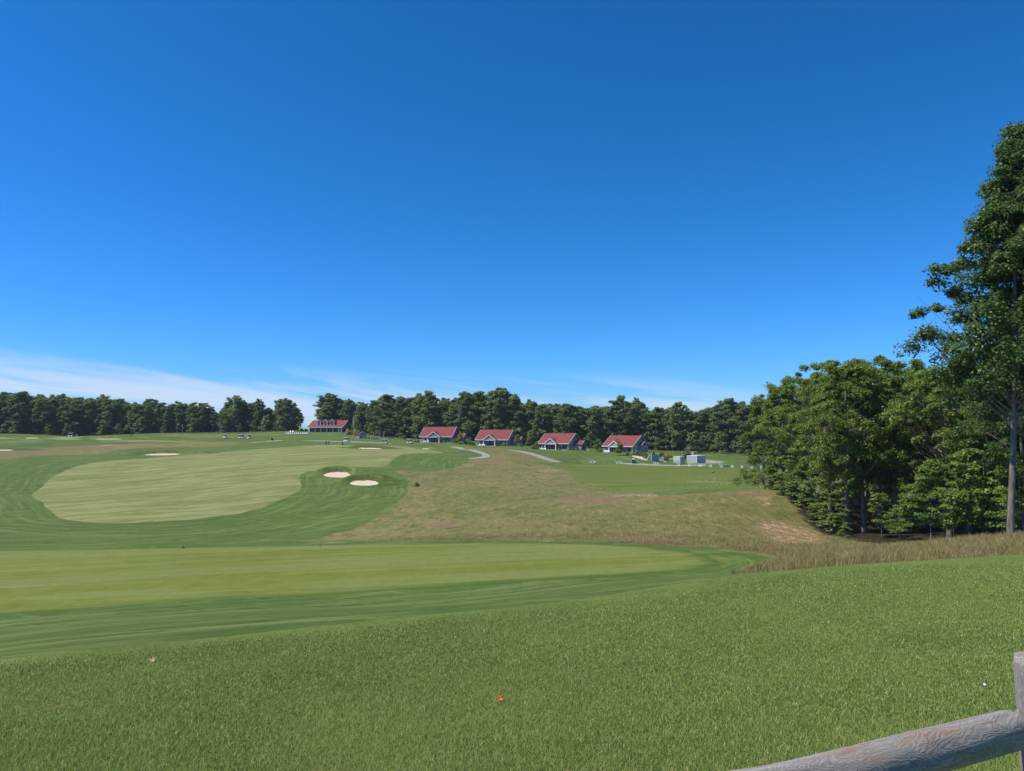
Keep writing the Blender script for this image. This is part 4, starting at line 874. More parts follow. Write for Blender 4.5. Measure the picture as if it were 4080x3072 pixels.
for x in (-1.05, -.35, .35, 1.05): MB().box(x - .28, x + .28, -.08, -.052, 1.4, 1.7).build('window', M_WHITE, dd)
MB().box(.25, .75, -.12, -.085, .5, 1.3).build('sign', M_WHITE, dd)
MB().box(-.3, .3, -.02, .009, 2.5, 2.8).build('gable_vent', M_DARK, g)
def fence_panel(name, px0, px1, py, Y, h, mat, label, cat='fence', rz=0):
    a, b = drop(px0, py, Y), drop(px1, py, Y); o = empty(name, ((a.x + b.x) / 2, Y, a.z), rz, label, cat); w = (b.x - a.x)
    m = MB(); k = int(w / .16) + 1
    for i in range(k): x = -w / 2 + i * w / k; m.box(x, x + w / k * .82, 0, .04, 0, h)
    m.build('slat_panel', mat, o)
    m = MB(); m.box(-w / 2, w / 2, -.03, 0, h - .12, h - .02); m.box(-w / 2, w / 2, -.03, 0, .1, .2); m.build('rail', mat, o)
    for x in (-w / 2 - .06, w / 2): MB().box(x, x + .06 + .04, -.04, .08, -.2, h + .08).build('post', mat, o)
    return o
fence_panel('fence', 1416, 1428, 1748, 351, 1.2, M_WHITE, 'short white slat fence left of the small garage')
def louver_box(name, px, py, Y, w, d, h, rz, label, cat, body, mat_trim=M_WHITE, panels=2):
    p = at(px, py, Y); o = empty(name, (p.x, Y, p.z), rz, label, cat)
    MB().box(-w / 2, w / 2, 0, d, -.4, h).build('wall', body, o)
    m = MB()
    for x in (-w / 2, w / 2 - .1): m.box(x - .03, x + .13, -.05, -.001, -.2, h + .05)
    m.box(-w / 2, w / 2, -.06, -.001, h - .1, h + .06); m.box(-w / 2 - .05, w / 2 + .05, -.05, d + .05, h + .061, h + .12); m.build('frame', mat_trim, o)
    for k in range(panels):
        x0 = -w / 2 + .2 + k * (w - .4) / panels; x1 = x0 + (w - .4) / panels - .1
        pn = MB().box(x0, x1, -.045, -.001, .1, h - .2).build('door', mat_trim if body != M_WHITE else M_BLOCK, o)
        m = MB(); [m.box(x0 + .08, x1 - .08, -.07, -.046, .2 + j * .22, .3 + j * .22) for j in range(int((h - .5) / .22))]; m.build('slats', M_BLOCK, pn)
    return o
louver_box('utility_cabinet', 1496, 1752, 345, 3.0, 1.6, 1.55, R(8), 'white utility enclosure with two slatted doors on the bank right of the garage', 'cabinet', M_WHITE)
louver_box('storage_box', 2697, 1841, 257, 2.5, 3.2, 1.75, face_rot(at(2697, 1841, 257), 28), 'smaller grey slatted enclosure with white corners beside the range path', 'enclosure', M_BLOCK)
louver_box('storage_box', 2757, 1843, 256, 4.4, 4.6, 2.25, face_rot(at(2757, 1843, 256), 40), 'larger flat roofed grey enclosure with bright left face and dark right face', 'enclosure', M_BLOCK, M_WHITE, 0)
louver_box('white_shed', 2739, 1823, 276, 4.2, 2.5, 1.95, face_rot(at(2739, 1823, 276), 10), 'white shed half hidden behind the grey enclosures', 'shed', M_WHITE, M_WHITE, 2)
# flagpole
p = drop(1409, 1727, 378); o = empty('flagpole', p, 0, 'tall white flagpole with a limp flag right of the clubhouse', 'flagpole')
MB().tube([(0, 0, -.3), (0, 0, 9.2)], [.09, .05], 8).build('pole', M_WHITE, o); MB().ball((0, 0, 9.25), .12, 8, 6).build('finial', M_WHITE, o)
m = MB(); fl = []
for i in range(7):
    for j in range(5): fl.append((-.06 - i * .11, .10 * math.sin(i * 1.7), 6.9 - i * .12 - j * .38))
m.add(fl, [(i * 5 + j, (i + 1) * 5 + j, (i + 1) * 5 + j + 1, i * 5 + j + 1) for i in range(6) for j in range(4)])
t = NT('flag_cloth'); w = t.n('ShaderNodeTexWave'); w.bands_direction = 'Z'; w.inputs['Scale'].default_value = 1.6; t.l(t.coord(), w.inputs[0]); t.col(t.mix(t.rng(w.outputs['Fac'], .45, .55), (.5, .08, .08), (.7, .7, .72))); m.build('flag', t.m, o)
# garden terrace by the right cottage
p = at(2600, 1836, 268)
def wall(name, pts, h0, h1_, th, mat, label, cat='wall'):      # pts: (px, py_base, Y); heights per point
    o = None; m = MB(); n = len(pts); W_ = [at(*q) for q in pts]
    W_ = [drop(*q) for q in pts]
    for i in range(n - 1):
        a, b = W_[i], W_[i + 1]; d = Vector((b.x - a.x, b.y - a.y, 0)).normalized(); nn = Vector((-d.y, d.x, 0)) * th
        ha, hb = h1_[i], h1_[i + 1]
        vs = [a + Vector((0, 0, -.5)), b + Vector((0, 0, -.5)), b + nn + Vector((0, 0, -.5)), a + nn + Vector((0, 0, -.5)), a + Vector((0, 0, ha)), b + Vector((0, 0, hb)), b + nn + Vector((0, 0, hb)), a + nn + Vector((0, 0, ha))]
        m.add(vs, [(0,3,2,1),(4,5,6,7),(0,1,5,4),(1,2,6,5),(2,3,7,6),(3,0,4,7)])
    o = m.build(name, mat); return tag(o, label, cat)
wall('retaining_wall', [(2597,1834,272),(2620,1836,270),(2626,1838,268)], 0, [2.5,2.2,1.4], .3, M_BLOCK, 'curved grey retaining wall with white cap below the right cottage')
tag(MB().add([drop(2575,1832,269) + Vector(v) for v in ((0,0,-.3),(0,0,.1),(1.2,.1,1.75),(1.5,.1,1.75),(1.5,.3,-.3))] + [drop(2575,1832,269) + Vector((v[0], v[1] + .3, v[2])) for v in ((0,0,-.3),(0,0,.1),(1.2,.1,1.75),(1.5,.1,1.75),(1.5,.3,-.3))], [(0,1,2,3,4),(9,8,7,6,5),(0,5,6,1),(1,6,7,2),(2,7,8,3),(3,8,9,4),(4,9,5,0)]).build('ramp_wall', M_WHITE), 'white sloping stair wall below the red stair roof', 'wall')
fence_panel('fence', 2624, 2640, 1838, 266, 1.35, M_WHITE, 'white slat gate panel at the end of the retaining wall')
for nm, pts in (('rock_bed', [(2520,1812),(2560,1818),(2590,1828),(2578,1836),(2545,1828),(2515,1818)]), ('rock_bed', [(2640,1838),(2655,1828),(2690,1822),(2700,1824),(2660,1836),(2650,1843)])):
    sheet(nm, hits(pts), plain('pale_rock', (.42, .39, .35), .95, .1, .4, 2.5), .05)
# shrubs --------------------------------------------------------------
def shrub_proto(seed, lmat, h=1.):
    g = np.random.default_rng(seed); n = 700; d = g.normal(size=(n, 3)); d /= np.linalg.norm(d, axis=1, keepdims=True); d[:, 2] = np.abs(d[:, 2])
    q = g.uniform(.55, 1, n)[:, None] * (1 + .25 * np.sin(5 * d[:, :1]) * np.sin(4 * d[:, 1:2] + seed)); c = d * q * np.array([.62, .62, .95 * h]); nm = d + g.normal(0, .5, (n, 3)); nm /= np.linalg.norm(nm, axis=1, keepdims=True)
    v, f = leaf_quads(c, nm, g.uniform(.09, .17, n), g); return mesh_np('foliage', v, f, lmat, {'rnd': np.repeat(g.random(n), 4)})
SH = {'g': shrub_proto(1, L_FAR), 'l': shrub_proto(2, L_FARB), 'y': shrub_proto(3, L_YEL), 't': shrub_proto(4, L_TAN)}
stem_me = MB().tube([(0, 0, -.2), (0, 0, .5)], .05, 6); stem_o = stem_me.build('stem', M_BARKF); STEM = stem_o.data; bpy.data.objects.remove(stem_o)
def shrub(px, py, Y, kind, s, label, group=None, name='shrub'):
    p = drop(px, py, Y); o = empty(name, p, random.random() * 6, label, 'shrub', group, s)
    link(bpy.data.objects.new('foliage', SH[kind]), o); link(bpy.data.objects.new('stem', STEM), o)
for px, py, Y, k, s in [(1186,1717,386,'g',1.3),(1200,1717,386,'g',1.2),(1207,1718,386,'g',1.1),(1218,1717,386,'g',1.3),(1223,1718,385,'g',1.2)]: shrub(px, py, Y, k, s, {1186:'outermost',1200:'second',1207:'third',1218:'fourth',1223:'innermost'}[px] + ' clipped dark hedge bush left of the clubhouse', 'hedge bushes left of the clubhouse')
for i in range(13): shrub(1250 + i * 8, 1720 if i < 8 else 1721, 378, 'g', .55, ['first','second','third','fourth','fifth','sixth','seventh','eighth','ninth','tenth','eleventh','twelfth','last'][i] + ' from left low dark bush along the clubhouse porch', 'bushes along the clubhouse porch')
for px, py, Y, k, s, lb in [(1370,1722,374,'g',2.2,'dark shrub at the right corner of the clubhouse'),(1386,1732,366,'t',2.9,'reddish brown shrub on the bank below the clubhouse'),(1400,1728,368,'g',2.3,'round green shrub between the clubhouse and the flagpole'),(1420,1734,362,'t',3.0,'large reddish shrub left of the small garage'),(1410,1730,365,'l',2.0,'light shrub at the foot of the flagpole'),
    (1468,1748,346,'l',1.0,'small low bush right of the garage door'),(1480,1750,344,'y',.8,'yellow bush beside the white cabinet'),
    (1653,1762,315,'t',1.4,'tan bush left of the first cottage'),(1664,1762,312,'l',1.2,'bush at the left corner of the first cottage'),(1771,1763,305,'g',1.0,'low bush in front of the right window of the first cottage'),(1783,1763,304,'l',.9,'pale low plant beside the right column of the first cottage'),
    (1806,1764,304,'g',1.3,'rounded shrub at the right corner of the first cottage'),(1815,1764,306,'g',1.6,'dark shrub beside the tan tree'),(1857,1767,306,'l',1.8,'light shrub between the first two cottages'),(1866,1770,304,'g',1.5,'dark low shrub between the first two cottages'),(1875,1772,303,'g',1.6,'tall shrub left of the second cottage'),(1886,1774,302,'g',1.5,'shrub at the left corner of the second cottage'),
    (1995,1776,297,'g',1.5,'rounded shrub in front of the second cottage windows'),(2008,1777,296,'l',1.6,'pale flowering shrub in front of the second cottage'),(2020,1777,296,'l',1.0,'low pale plant at the right column of the second cottage'),(2077,1779,296,'g',1.3,'lone rounded shrub right of the second cottage'),
    (2122,1788,292,'g',1.5,'shrub left of the third cottage'),(2133,1789,291,'l',1.7,'light shrub at the left corner of the third cottage'),(2228,1793,293,'y',.9,'yellow green plant under the third cottage window'),(2240,1793,293,'g',1.0,'dark plant under the third cottage window'),(2252,1793,293,'g',1.1,'low shrub at the right corner of the third cottage'),(2266,1794,293,'y',.8,'yellow plant right of the third cottage porch'),
    (2284,1794,292,'g',1.0,'low shrub before the annex of the third cottage'),(2296,1794,292,'l',1.1,'pale low shrub before the annex of the third cottage'),(2308,1795,292,'g',.9,'last low shrub before the annex door'),
    (2385,1801,287,'y',1.4,'yellow bush left of the fourth cottage'),(2395,1802,286,'g',1.4,'dark bush at the left corner of the fourth cottage'),(2500,1812,280,'g',1.2,'bush at the top of the rock garden'),(2519,1815,279,'y',1.3,'bright yellow bush at the left end of the rock garden'),
    (2540,1816,278,'g',2.4,'large dark green shrub on the rock garden'),(2555,1818,277,'g',2.2,'dark spreading shrub on the rock garden'),(2568,1820,275,'g',1.9,'dark shrub nearest the stair wall'),(2570,1828,271,'y',1.3,'yellow bush low on the rock slope'),
    (2602,1812,276,'g',1.5,'dark shrub above the retaining wall'),(2636,1822,273,'g',1.9,'round green shrub above the white gate'),(2643,1832,270,'t',2.0,'reddish shrub right of the white gate'),(2660,1824,272,'y',1.5,'yellow shrub on the right rock bed'),(2672,1824,272,'y',1.3,'second yellow shrub on the right rock bed'),(2652,1830,270,'t',1.7,'rust coloured shrub on the right rock bed'),
    (1660,1938,146,'g',.85,'lone dark green bush beside the fairway rough')]: shrub(px, py, Y, k, s, lb)
# ornamental trees
def orn(key, mat, seed): PR[key] = [tree_meshes(seed=seed, H_=5, cb=.26, Rm=1.45, prof=edge_p, ncl=44, nlf=110, lsize=.22, crad=.62, trunk_r=.09, flat=.7, lmat=mat, limbs=8)]
orn('o_tan', L_TAN, 81); orn('o_grn', L_LIME, 82); orn('o_dk', L_FARB, 83)
for px, py, Y, key, hh, wid, lb in [(1834,1766,300,'o_tan',4.0,1.1,'small tan leafed tree at the right corner of the leftmost cottage'),(2060,1778,292,'o_grn',4.4,1.1,'green conical young tree in front of the second cottage annex'),(2109,1782,296,'o_grn',4.1,1.0,'bright lime green young tree between the second and third cottages'),(2138,1786,300,'o_dk',3.3,1.0,'small pale tree at the left side of the third cottage'),
    (2472,1815,277,'o_grn',4.7,1.05,'young green tree standing in front of the fourth cottage porch'),(2384,1800,296,'o_dk',5.0,1.2,'bushy grey green tree left of the fourth cottage'),(2735,1828,262,'o_dk',5.4,1.2,'young tree in front of the white shed'),(1609,1755,340,'o_dk',2.6,1.2,'tiny tree left of the first cottage at the wood edge'),(2637,1829,275,'o_dk',2.6,1.0,'small round tree above the white slat gate')]:
    p = drop(px, py, Y); tree(key, 0, p, hh, lb, name='ornamental_tree', wid=wid)

# ------------------------------------------------------------------ adirondack chairs
def make_chair():
    r = empty('adirondack_chair', (0, 0, 0), 0, 'x', 'chair')
    M = Matrix.Rotation(R(-8), 4, 'X'); m = MB(); m.box(-.27, .27, -.30, .26, .30, .335, M); m.build('seat', M_CHAIR, r)
    B = Matrix.Translation((0, .22, .26)) @ Matrix.Rotation(R(-22), 4, 'X'); m = MB()
    for i, hgt in enumerate((.66, .74, .78, .74, .66)): m.box(-.29 + i * .12, -.29 + i * .12 + .105, -.015, .015, 0, hgt, B)
    m.build('backrest', M_CHAIR, r)
    for s in (-1, 1):
        x = s * .33; MB().box(x - .07, x + .07, -.42, .36, .55, .58).build('armrest', M_CHAIR, r)
        MB().box(x - .035, x + .035, -.36, -.27, -.02, .55).build('leg', M_CHAIR, r)
        m = MB(); m.add([(x - .03, -.2, .34), (x + .03, -.2, .34), (x + .03, .5, .0), (x - .03, .5, 0), (x - .03, -.2, .22), (x + .03, -.2, .22), (x + .03, .38, -.02), (x - .03, .38, -.02)], [(0,1,2,3),(7,6,5,4),(0,4,5,1),(1,5,6,2),(2,6,7,3),(3,7,4,0)]); m.build('leg', M_CHAIR, r)
    return proto(r)
chair0 = make_chair(); used = False
ORD = ['first','second','third','fourth','fifth','sixth','seventh','eighth','ninth','tenth','eleventh','twelfth']; CNT = {}
def chair(px, py, Y, rz, label, group, s=1.08):
    global used
    if 'pair at' not in label: CNT[label] = CNT.get(label, -1) + 1; label = ORD[CNT[label]] + ' from left ' + label
    p = drop(px, py, Y)
    if not used: used = True; chair0.location = p; chair0.rotation_euler = (0, 0, rz); chair0.scale = (s,) * 3; chair0['label'] = label; chair0['group'] = group; return
    copy_tree(chair0, p, rz, s, label, group)
for v in (35, 60, 90, 118, 155, 182, 215, 245, 280, 305, 327, 351): chair(1130 + v * .2577, 1732, 358, R(-50), 'white chair in the long row below the clubhouse', 'chairs in the row below the clubhouse', 1.15)
for v in (95, 133): chair(1130 + v * .2577, 1724, 372, R(-25), 'white adirondack chair of the pair above the long row', 'pair of chairs above the long row', 1.15)
for (cc_o, l_, rz_), nm in zip(COTT, ('first', 'second', 'third', 'fourth')):
    for lx, ly in ((-4.9, -2.3), (-4.2, -2.5), (-3.5, -2.4), (-2.7, -2.7)):
        wx, wy = l_[0] + lx * math.cos(rz_) - ly * math.sin(rz_), l_[1] + lx * math.sin(rz_) + ly * math.cos(rz_); q_ = proj((wx, wy, h1(wx, wy)))
        chair(q_[0], q_[1], wy, R(-62), 'white adirondack chair in front of the %s cottage from left' % nm, 'chairs before the %s cottage' % nm)
for (a, b), py, Y, lb in (((2354, 2369), 1844, 255, 'left end of the range tee'), ((2460, 2475), 1848, 252, 'left of the green water station'), ((2609, 2618), 1852, 250, 'grass below the white gate'), ((2786, 2803), 1857, 246, 'range tee before the larger grey enclosure')):
    chair(a, py, Y, R(66), 'left white adirondack chair of the pair at the ' + lb, 'chairs along the range tee'); chair(b, py, Y, R(58), 'right white adirondack chair of the pair at the ' + lb, 'chairs along the range tee')
p = drop(2629, 1853, 250); o = empty('side_table', p, 0, 'small grey side table right of the chair pair below the gate', 'table'); MB().box(-.28, .28, -.25, .25, .45, .49).build('table_top', M_BLOCK, o)
for x in (-.22, .22): MB().box(x - .03, x + .03, -.2, .2, -.02, .45).build('leg', M_BLOCK, o)
# white bag stands along the tee line
def make_stand():
    r = empty('bag_stand', (0, 0, 0), 0, 'x', 'bag stand')
    for x in (-.22, .22):
        MB().add([(x - .16, -.03, 0), (x + .16, -.03, 0), (x + .06, .10, .85), (x - .06, .10, .85), (x - .16, .03, 0), (x + .16, .03, 0), (x + .06, .16, .85), (x - .06, .16, .85)], [(0,1,2,3),(7,6,5,4),(0,4,5,1),(1,5,6,2),(2,6,7,3),(3,7,4,0)]).build('upright', M_CHAIR, r)
    MB().box(-.42, .42, -.12, .25, -.02, .06).build('base', M_CHAIR, r); MB().box(-.3, .3, .02, .06, .32, .40).build('crossbar', M_CHAIR, r)
    return proto(r)
s0 = make_stand()
SPX = [(620,1034),(790,1036),(968,1042),(1135,1048),(1302,1053),(1480,1058),(1633,1063),(1793,1069),(1945,1072),(2115,1076)]
LOC_ = ['leftmost','second','third','fourth','fifth','sixth','seventh','eighth','ninth, half behind leaves,','last, behind the leaves,']
for i, (v, w) in enumerate(SPX):
    px, py = 2550 + v * .2486, 1600 + w * .2486; p = drop(px, py, 238); lb = LOC_[i] + ' white range stand in the line along the driving range tee'
    if i == 0: s0.location = p; s0['label'] = lb; s0['group'] = 'white stands along the range tee'
    else: copy_tree(s0, p, 0, None, lb, 'white stands along the range tee')
M_GREEN_P = plain('green_paint', (.02, .10, .075), .5, .4, .1)
p = drop(2524, 1848, 250); o = empty('water_station', p, R(-15), 'dark green water cooler station with white pitched roof on the range tee', 'water station')
MB().box(-.42, .42, -.4, .4, 0, 1.45).build('cabinet', M_GREEN_P, o); m = MB(); m.prism([(-.62, 1.45), (0, 1.95), (.62, 1.45)], -.55, .55, 'y'); m.build('roof', M_CHAIR, o); m = MB(); m.box(-.30, .30, -.43, -.401, .7, 1.3); m.build('door', M_DARK, o)
p = drop(2532, 1848, 250); o = empty('litter_bin', p, 0, 'small dark green bin right of the water station', 'bin'); MB().box(-.25, .25, -.25, .25, 0, .8).build('body', M_GREEN_P, o); MB().box(-.28, .28, -.28, .28, .8, .86).build('lid', M_DARK, o)
p = drop(2867, 1862, 238); o = empty('golf_bag', p, 0, 'light green and white golf bag leaning on a stand beside a white range stand', 'golf bag')
m = MB(); m.tube([(-.1, 0, 0), (.12, 0, .95)], [.17, .19], 10); m.build('body', plain('teal_cloth', (.10, .26, .22), .8, .2, .2), o); m = MB(); m.tube([(.12, 0, .95), (.16, 0, 1.12)], [.19, .12], 10); m.build('collar', M_CHAIR, o)
for y in (-.2, .2): MB().tube([(.05, 0, .8), (.42, y, 0)], .015, 5).build('leg', M_DARK, o)
p = drop(2894, 1861, 238); o = empty('ball_box', p, R(10), 'low dark green ball box with white panels right of the leaning golf bag', 'box')
MB().box(-.6, .6, -.3, .3, .1, .75).build('body', M_GREEN_P, o); MB().box(-.62, .62, -.32, .32, .75, .80).build('lid', M_CHAIR, o); MB().box(-.45, .35, -.33, -.301, .25, .6).build('panel', plain('pale_panel', (.5, .55, .55)), o)
p = drop(2841, 1886, 205); o = empty('ball_basket', p, R(30), 'tipped over green ball basket lying on the driving range', 'basket'); m = MB(); m.tube([(-.25, 0, .15), (.3, 0, .45)], [.16, .22], 10); m.build('body', M_GREEN_P, o); MB().tube([(-.2, 0, .3), (.1, 0, .62), (.3, 0, .6)], .02, 5).build('handle', M_CHAIR, o)
p = drop(2845, 1920, 172); o = empty('target_pin', p, 0, 'thin white target pin on the pale strip of the driving range', 'flag'); MB().tube([(0, 0, -.1), (0, 0, 1.0)], .018, 6).build('pole', M_CHAIR, o); MB().box(0, .2, -.01, .01, .8, .95).build('flag', M_CHAIR, o)
# golf balls
bm = MB().ball((0, 0, .02), .036, 8, 6); b0 = bm.build('golf_ball', M_CHAIR, smooth=True); tag(b0, 'white golf ball lying on the driving range grass', 'golf ball', 'golf balls scattered on the range')
g = np.random.default_rng(5); first = True
for i in range(150):
    px = 2620 + g.random() ** .8 * 480; py = 1919 + g.normal(0, 16) + (px - 2700) * .012
    if not 1888 < py < 1948: continue
    (x, y), = hits([(px, py)])
    o = b0 if first else b0.copy()
    if not first: COL.objects.link(o)
    first = False; o.location = (x, y, h1(x, y) + .075)

# ------------------------------------------------------------------ golf carts
def make_cart():
    r = empty('golf_cart', (0, 0, 0), 0, 'x', 'golf cart')
    cw = plain('cart_white', (.72, .73, .74), .35, .5, .03)
    m = MB(); m.prism([(-1.2, .35), (-1.15, .62), (-.85, .80), (-.55, .82), (-.45, .42), (.25, .38), (.25, .62), (1.15, .72), (1.2, .35), (1.0, .25), (-1.0, .25)], -.58, .58, 'x'); m.build('body', cw, r)
    m = MB(); m.prism([(-.9, 1.78), (-.8, 1.86), (.9, 1.86), (1.0, 1.80), (1.0, 1.76), (-.9, 1.74)], -.62, .62, 'x'); m.build('canopy', cw, r)
    MB().box(-.52, .52, .15, .65, .64, .78).build('seat', plain('seat_vinyl', (.38, .34, .28), .6, .3, .1), r); MB().box(-.52, .52, .62, .72, .78, 1.18).build('backrest', MATS['seat_vinyl'], r)
    for x in (-.56, .56):
        MB().tube([(x, -.75, .8), (x, -.55, 1.76)], .025, 6).build('strut', M_DARK, r); MB().tube([(x, .8, .7), (x, .75, 1.76)], .025, 6).build('strut', M_DARK, r)
        for y in (-.82, .82):
            w = MB().tube([(x * .85, y, .22), (x * 1.06, y, .22)], .23, 12).build('wheel', M_DARK, r); MB().tube([(x * 1.05, y, .22), (x * 1.075, y, .22)], .11, 8).build('rim', cw, w)
    MB().add([(-.54, -.72, .85), (.54, -.72, .85), (.54, -.56, 1.7), (-.54, -.56, 1.7), (-.54, -.70, .85), (.54, -.70, .85), (.54, -.54, 1.7), (-.54, -.54, 1.7)], [(0,1,2,3),(7,6,5,4),(0,4,5,1),(1,5,6,2),(2,6,7,3),(3,7,4,0)]).build('windscreen', plain('tinted_screen', (.10, .13, .15), .1, .5, .05), r)
    m = MB(); m.tube([(-.25, -.15, .98), (-.25, -.5, .75)], .02, 6); m.tube([(-.25 + .17 * math.cos(a), -.15, 1.0 + .17 * math.sin(a)) for a in [k * math.pi / 5 for k in range(11)]], .018, 6, False); m.build('steering_wheel', M_DARK, r)
    m = MB()
    for x in (-.25, .25): m.tube([(x, 1.0, .5), (x, 1.12, 1.25)], [.13, .15], 8)
    m.build('bag_rack', M_DARK, r)
    return proto(r)
k0 = make_cart()
for i, (px, py, Y, rz, lb) in enumerate([(897,1746,352,0,'single white roofed cart left of the white stakes'),(955,1748,348,.2,'left one of the two carts parked nose to nose on the far lawn'),(966,1748,350,.5,'golf cart half hidden behind its neighbour'),(992,1748,348,.7,'golf cart with tan roof parked right of the other two'),(1380,1760,325,.9,'golf cart on the path below the clubhouse with bright front'),(1533,1768,318,1.3,'golf cart standing on the path left of the first cottage'),(1632,1767,315,1.1,'golf cart nearest the first cottage'),(282,1741,362,1.4,'tan golf cart under the far left trees')]):
    if i == 0: p = drop(px, py, Y); k0.location = p; k0.rotation_euler = (0, 0, rz); k0['label'] = lb; k0['group'] = 'golf carts on the course'
    else: copy_tree(k0, drop(px, py, Y), rz, None, lb, 'golf carts on the course')

# ------------------------------------------------------------------ people
def person(px, py, Y, pose, shirt, trouser, label, rz=0, cap=None, skinc=(.45, .28, .2)):
    o = empty('person', drop(px, py, Y), rz, label, 'person')
    J = {'pelvis': (0, 0, .95), 'chest': (0, 0, 1.32), 'neck': (0, 0, 1.50), 'kl': (-.11, -.03, .5), 'kr': (.11, -.03, .5), 'al': (-.13, .02, .08), 'ar': (.13, .02, .08), 'sl': (-.20, 0, 1.43), 'sr': (.20, 0, 1.43), 'el': (-.26, -.02, 1.15), 'er': (.26, -.02, 1.15), 'hl': (-.24, -.12, .9), 'hr': (.24, -.12, .9), 'head': (0, 0, 1.66)}
    if pose == 'bend': J.update({'pelvis': (0, .12, .92), 'chest': (0, -.18, 1.22), 'neck': (0, -.33, 1.33), 'head': (0, -.42, 1.42), 'sl': (-.19, -.25, 1.28), 'sr': (.19, -.25, 1.28), 'el': (-.18, -.36, 1.0), 'er': (.18, -.36, 1.0), 'hl': (-.03, -.45, .82), 'hr': (.04, -.45, .80)})
    if pose == 'swing': J.update({'chest': (.06, -.06, 1.28), 'neck': (.1, -.1, 1.44), 'head': (.12, -.14, 1.58), 'sl': (-.08, -.12, 1.38), 'sr': (.28, -.06, 1.38), 'el': (.12, -.32, 1.42), 'er': (.45, -.18, 1.35), 'hl': (.42, -.3, 1.6), 'hr': (.46, -.28, 1.62), 'ar': (.20, .1, .1)})
    J = {k: Vector(v) for k, v in J.items()}
    m = MB()
    # body: one continuous skin modifier mesh
    names = ['pelvis', 'chest', 'neck', 'head', 'kl', 'al', 'kr', 'ar', 'sl', 'el', 'hl', 'sr', 'er', 'hr', 'fl', 'fr', 'hipl', 'hipr']
    J['fl'] = J['al'] + Vector((-.02, -.2, -.04)); J['fr'] = J['ar'] + Vector((.02, -.2, -.04)); J['hipl'] = J['pelvis'] + Vector((-.1, 0, -.04)); J['hipr'] = J['pelvis'] + Vector((.1, 0, -.04))
    rad = dict(pelvis=.15, chest=.17, neck=.065, head=.10, kl=.07, al=.045, kr=.07, ar=.045, sl=.075, el=.048, hl=.04, sr=.075, er=.048, hr=.04, fl=.04, fr=.04, hipl=.10, hipr=.10)
    E = [('pelvis', 'chest'), ('chest', 'neck'), ('neck', 'head'), ('pelvis', 'hipl'), ('hipl', 'kl'), ('kl', 'al'), ('al', 'fl'), ('pelvis', 'hipr'), ('hipr', 'kr'), ('kr', 'ar'), ('ar', 'fr'), ('chest', 'sl'), ('sl', 'el'), ('el', 'hl'), ('chest', 'sr'), ('sr', 'er'), ('er', 'hr')]
    me = bpy.data.meshes.new('body'); me.from_pydata([tuple(J[n]) for n in names], [(names.index(a), names.index(b)) for a, b in E], []); me.materials.append(plain('skin', (.42, .26, .19), .6, .3, .05))
    ob = link(bpy.data.objects.new('body', me), o); ob.modifiers.new('skin', 'SKIN'); me.skin_vertices[0].data[0].use_root = True
    for i, n in enumerate(names): me.skin_vertices[0].data[i].radius = (rad[n], rad[n] * .85)
    sb = ob.modifiers.new('sub', 'SUBSURF'); sb.levels = 1; sb.render_levels = 1
    def cl(name, parts, mat):
        mm = MB()
        for a, b, r0, r1 in parts: mm.tube([J[a], J[b]], [r0, r1], 10)
        mm.build(name, mat, o, True)
    cl('shirt', [('pelvis', 'chest', .175, .20), ('chest', 'neck', .20, .10), ('sl', 'el', .095, .075), ('sr', 'er', .095, .075), ('chest', 'sl', .13, .10), ('chest', 'sr', .13, .10)], plain('cloth_%g_%g' % shirt[:2], shirt, .9, .1, .1))
    cl('trousers', [('hipl', 'kl', .13, .095), ('hipr', 'kr', .13, .095), ('pelvis', 'hipl', .17, .14), ('pelvis', 'hipr', .17, .14)] + ([('kl', 'al', .09, .07), ('kr', 'ar', .09, .07)] if trouser[0] < .25 else []), plain('cloth_%g_%g' % trouser[:2], trouser, .9, .1, .1))
    hd = J['head']; MB().ball(hd + Vector((0, .02, .05)), (.10, .12, .09), 10, 6).build('cap' if cap else 'hair', plain('cap_%g' % cap[0], cap) if cap else M_DARK, o, True)
    return o
person(305,1743,345,'bend',(.62,.62,.72),(.55,.55,.6),'golfer in white bending over a putt on the far left green',1.2)
person(368,1743,345,'stand',(.10,.13,.28),(.35,.28,.2),'golfer in dark blue shirt and tan shorts watching on the far left green',.4,(.12,.25,.5))
person(522,1741,345,'stand',(.10,.35,.12),(.05,.12,.05),'golfer in green standing right of the far left bunkers',.5)
person(1299,1775,284,'stand',(.03,.05,.03),(.10,.11,.12),'left golfer of the two standing together on the green, in dark clothes',.6)
person(1310,1774,286,'stand',(.05,.07,.12),(.06,.08,.12),'golfer in dark blue standing right of his partner on the green',-.4,(.10,.2,.4))
person(1364,1776,282,'bend',(.05,.09,.12),(.04,.04,.05),'golfer bending over a putt alone on the green right of the pair',.9)
person(968,1742,356,'stand',(.05,.04,.05),(.05,.05,.06),'person in dark clothes standing behind the two parked carts',0)
# golf clubs held by the putting golfers
for px, Y, dx in ((1364, 282, .35), (305, 345, -.3), (1295, 284, -.25)):
    p = drop(px, 1775 if px > 1000 else 1743, Y); o = empty('golf_club', p + Vector((dx, -.4, 0)), 0, 'golf putter held by the golfer at ' + ('the far left green' if px == 305 else 'the right of the near green' if px == 1364 else 'the left of the near green'), 'golf club')
    MB().tube([(0, 0, .02), (-dx, .1, .85)], .012, 5).build('shaft', M_DARK, o); MB().box(-.06, .06, -.02, .02, 0, .04).build('club_head', M_BLOCK, o)

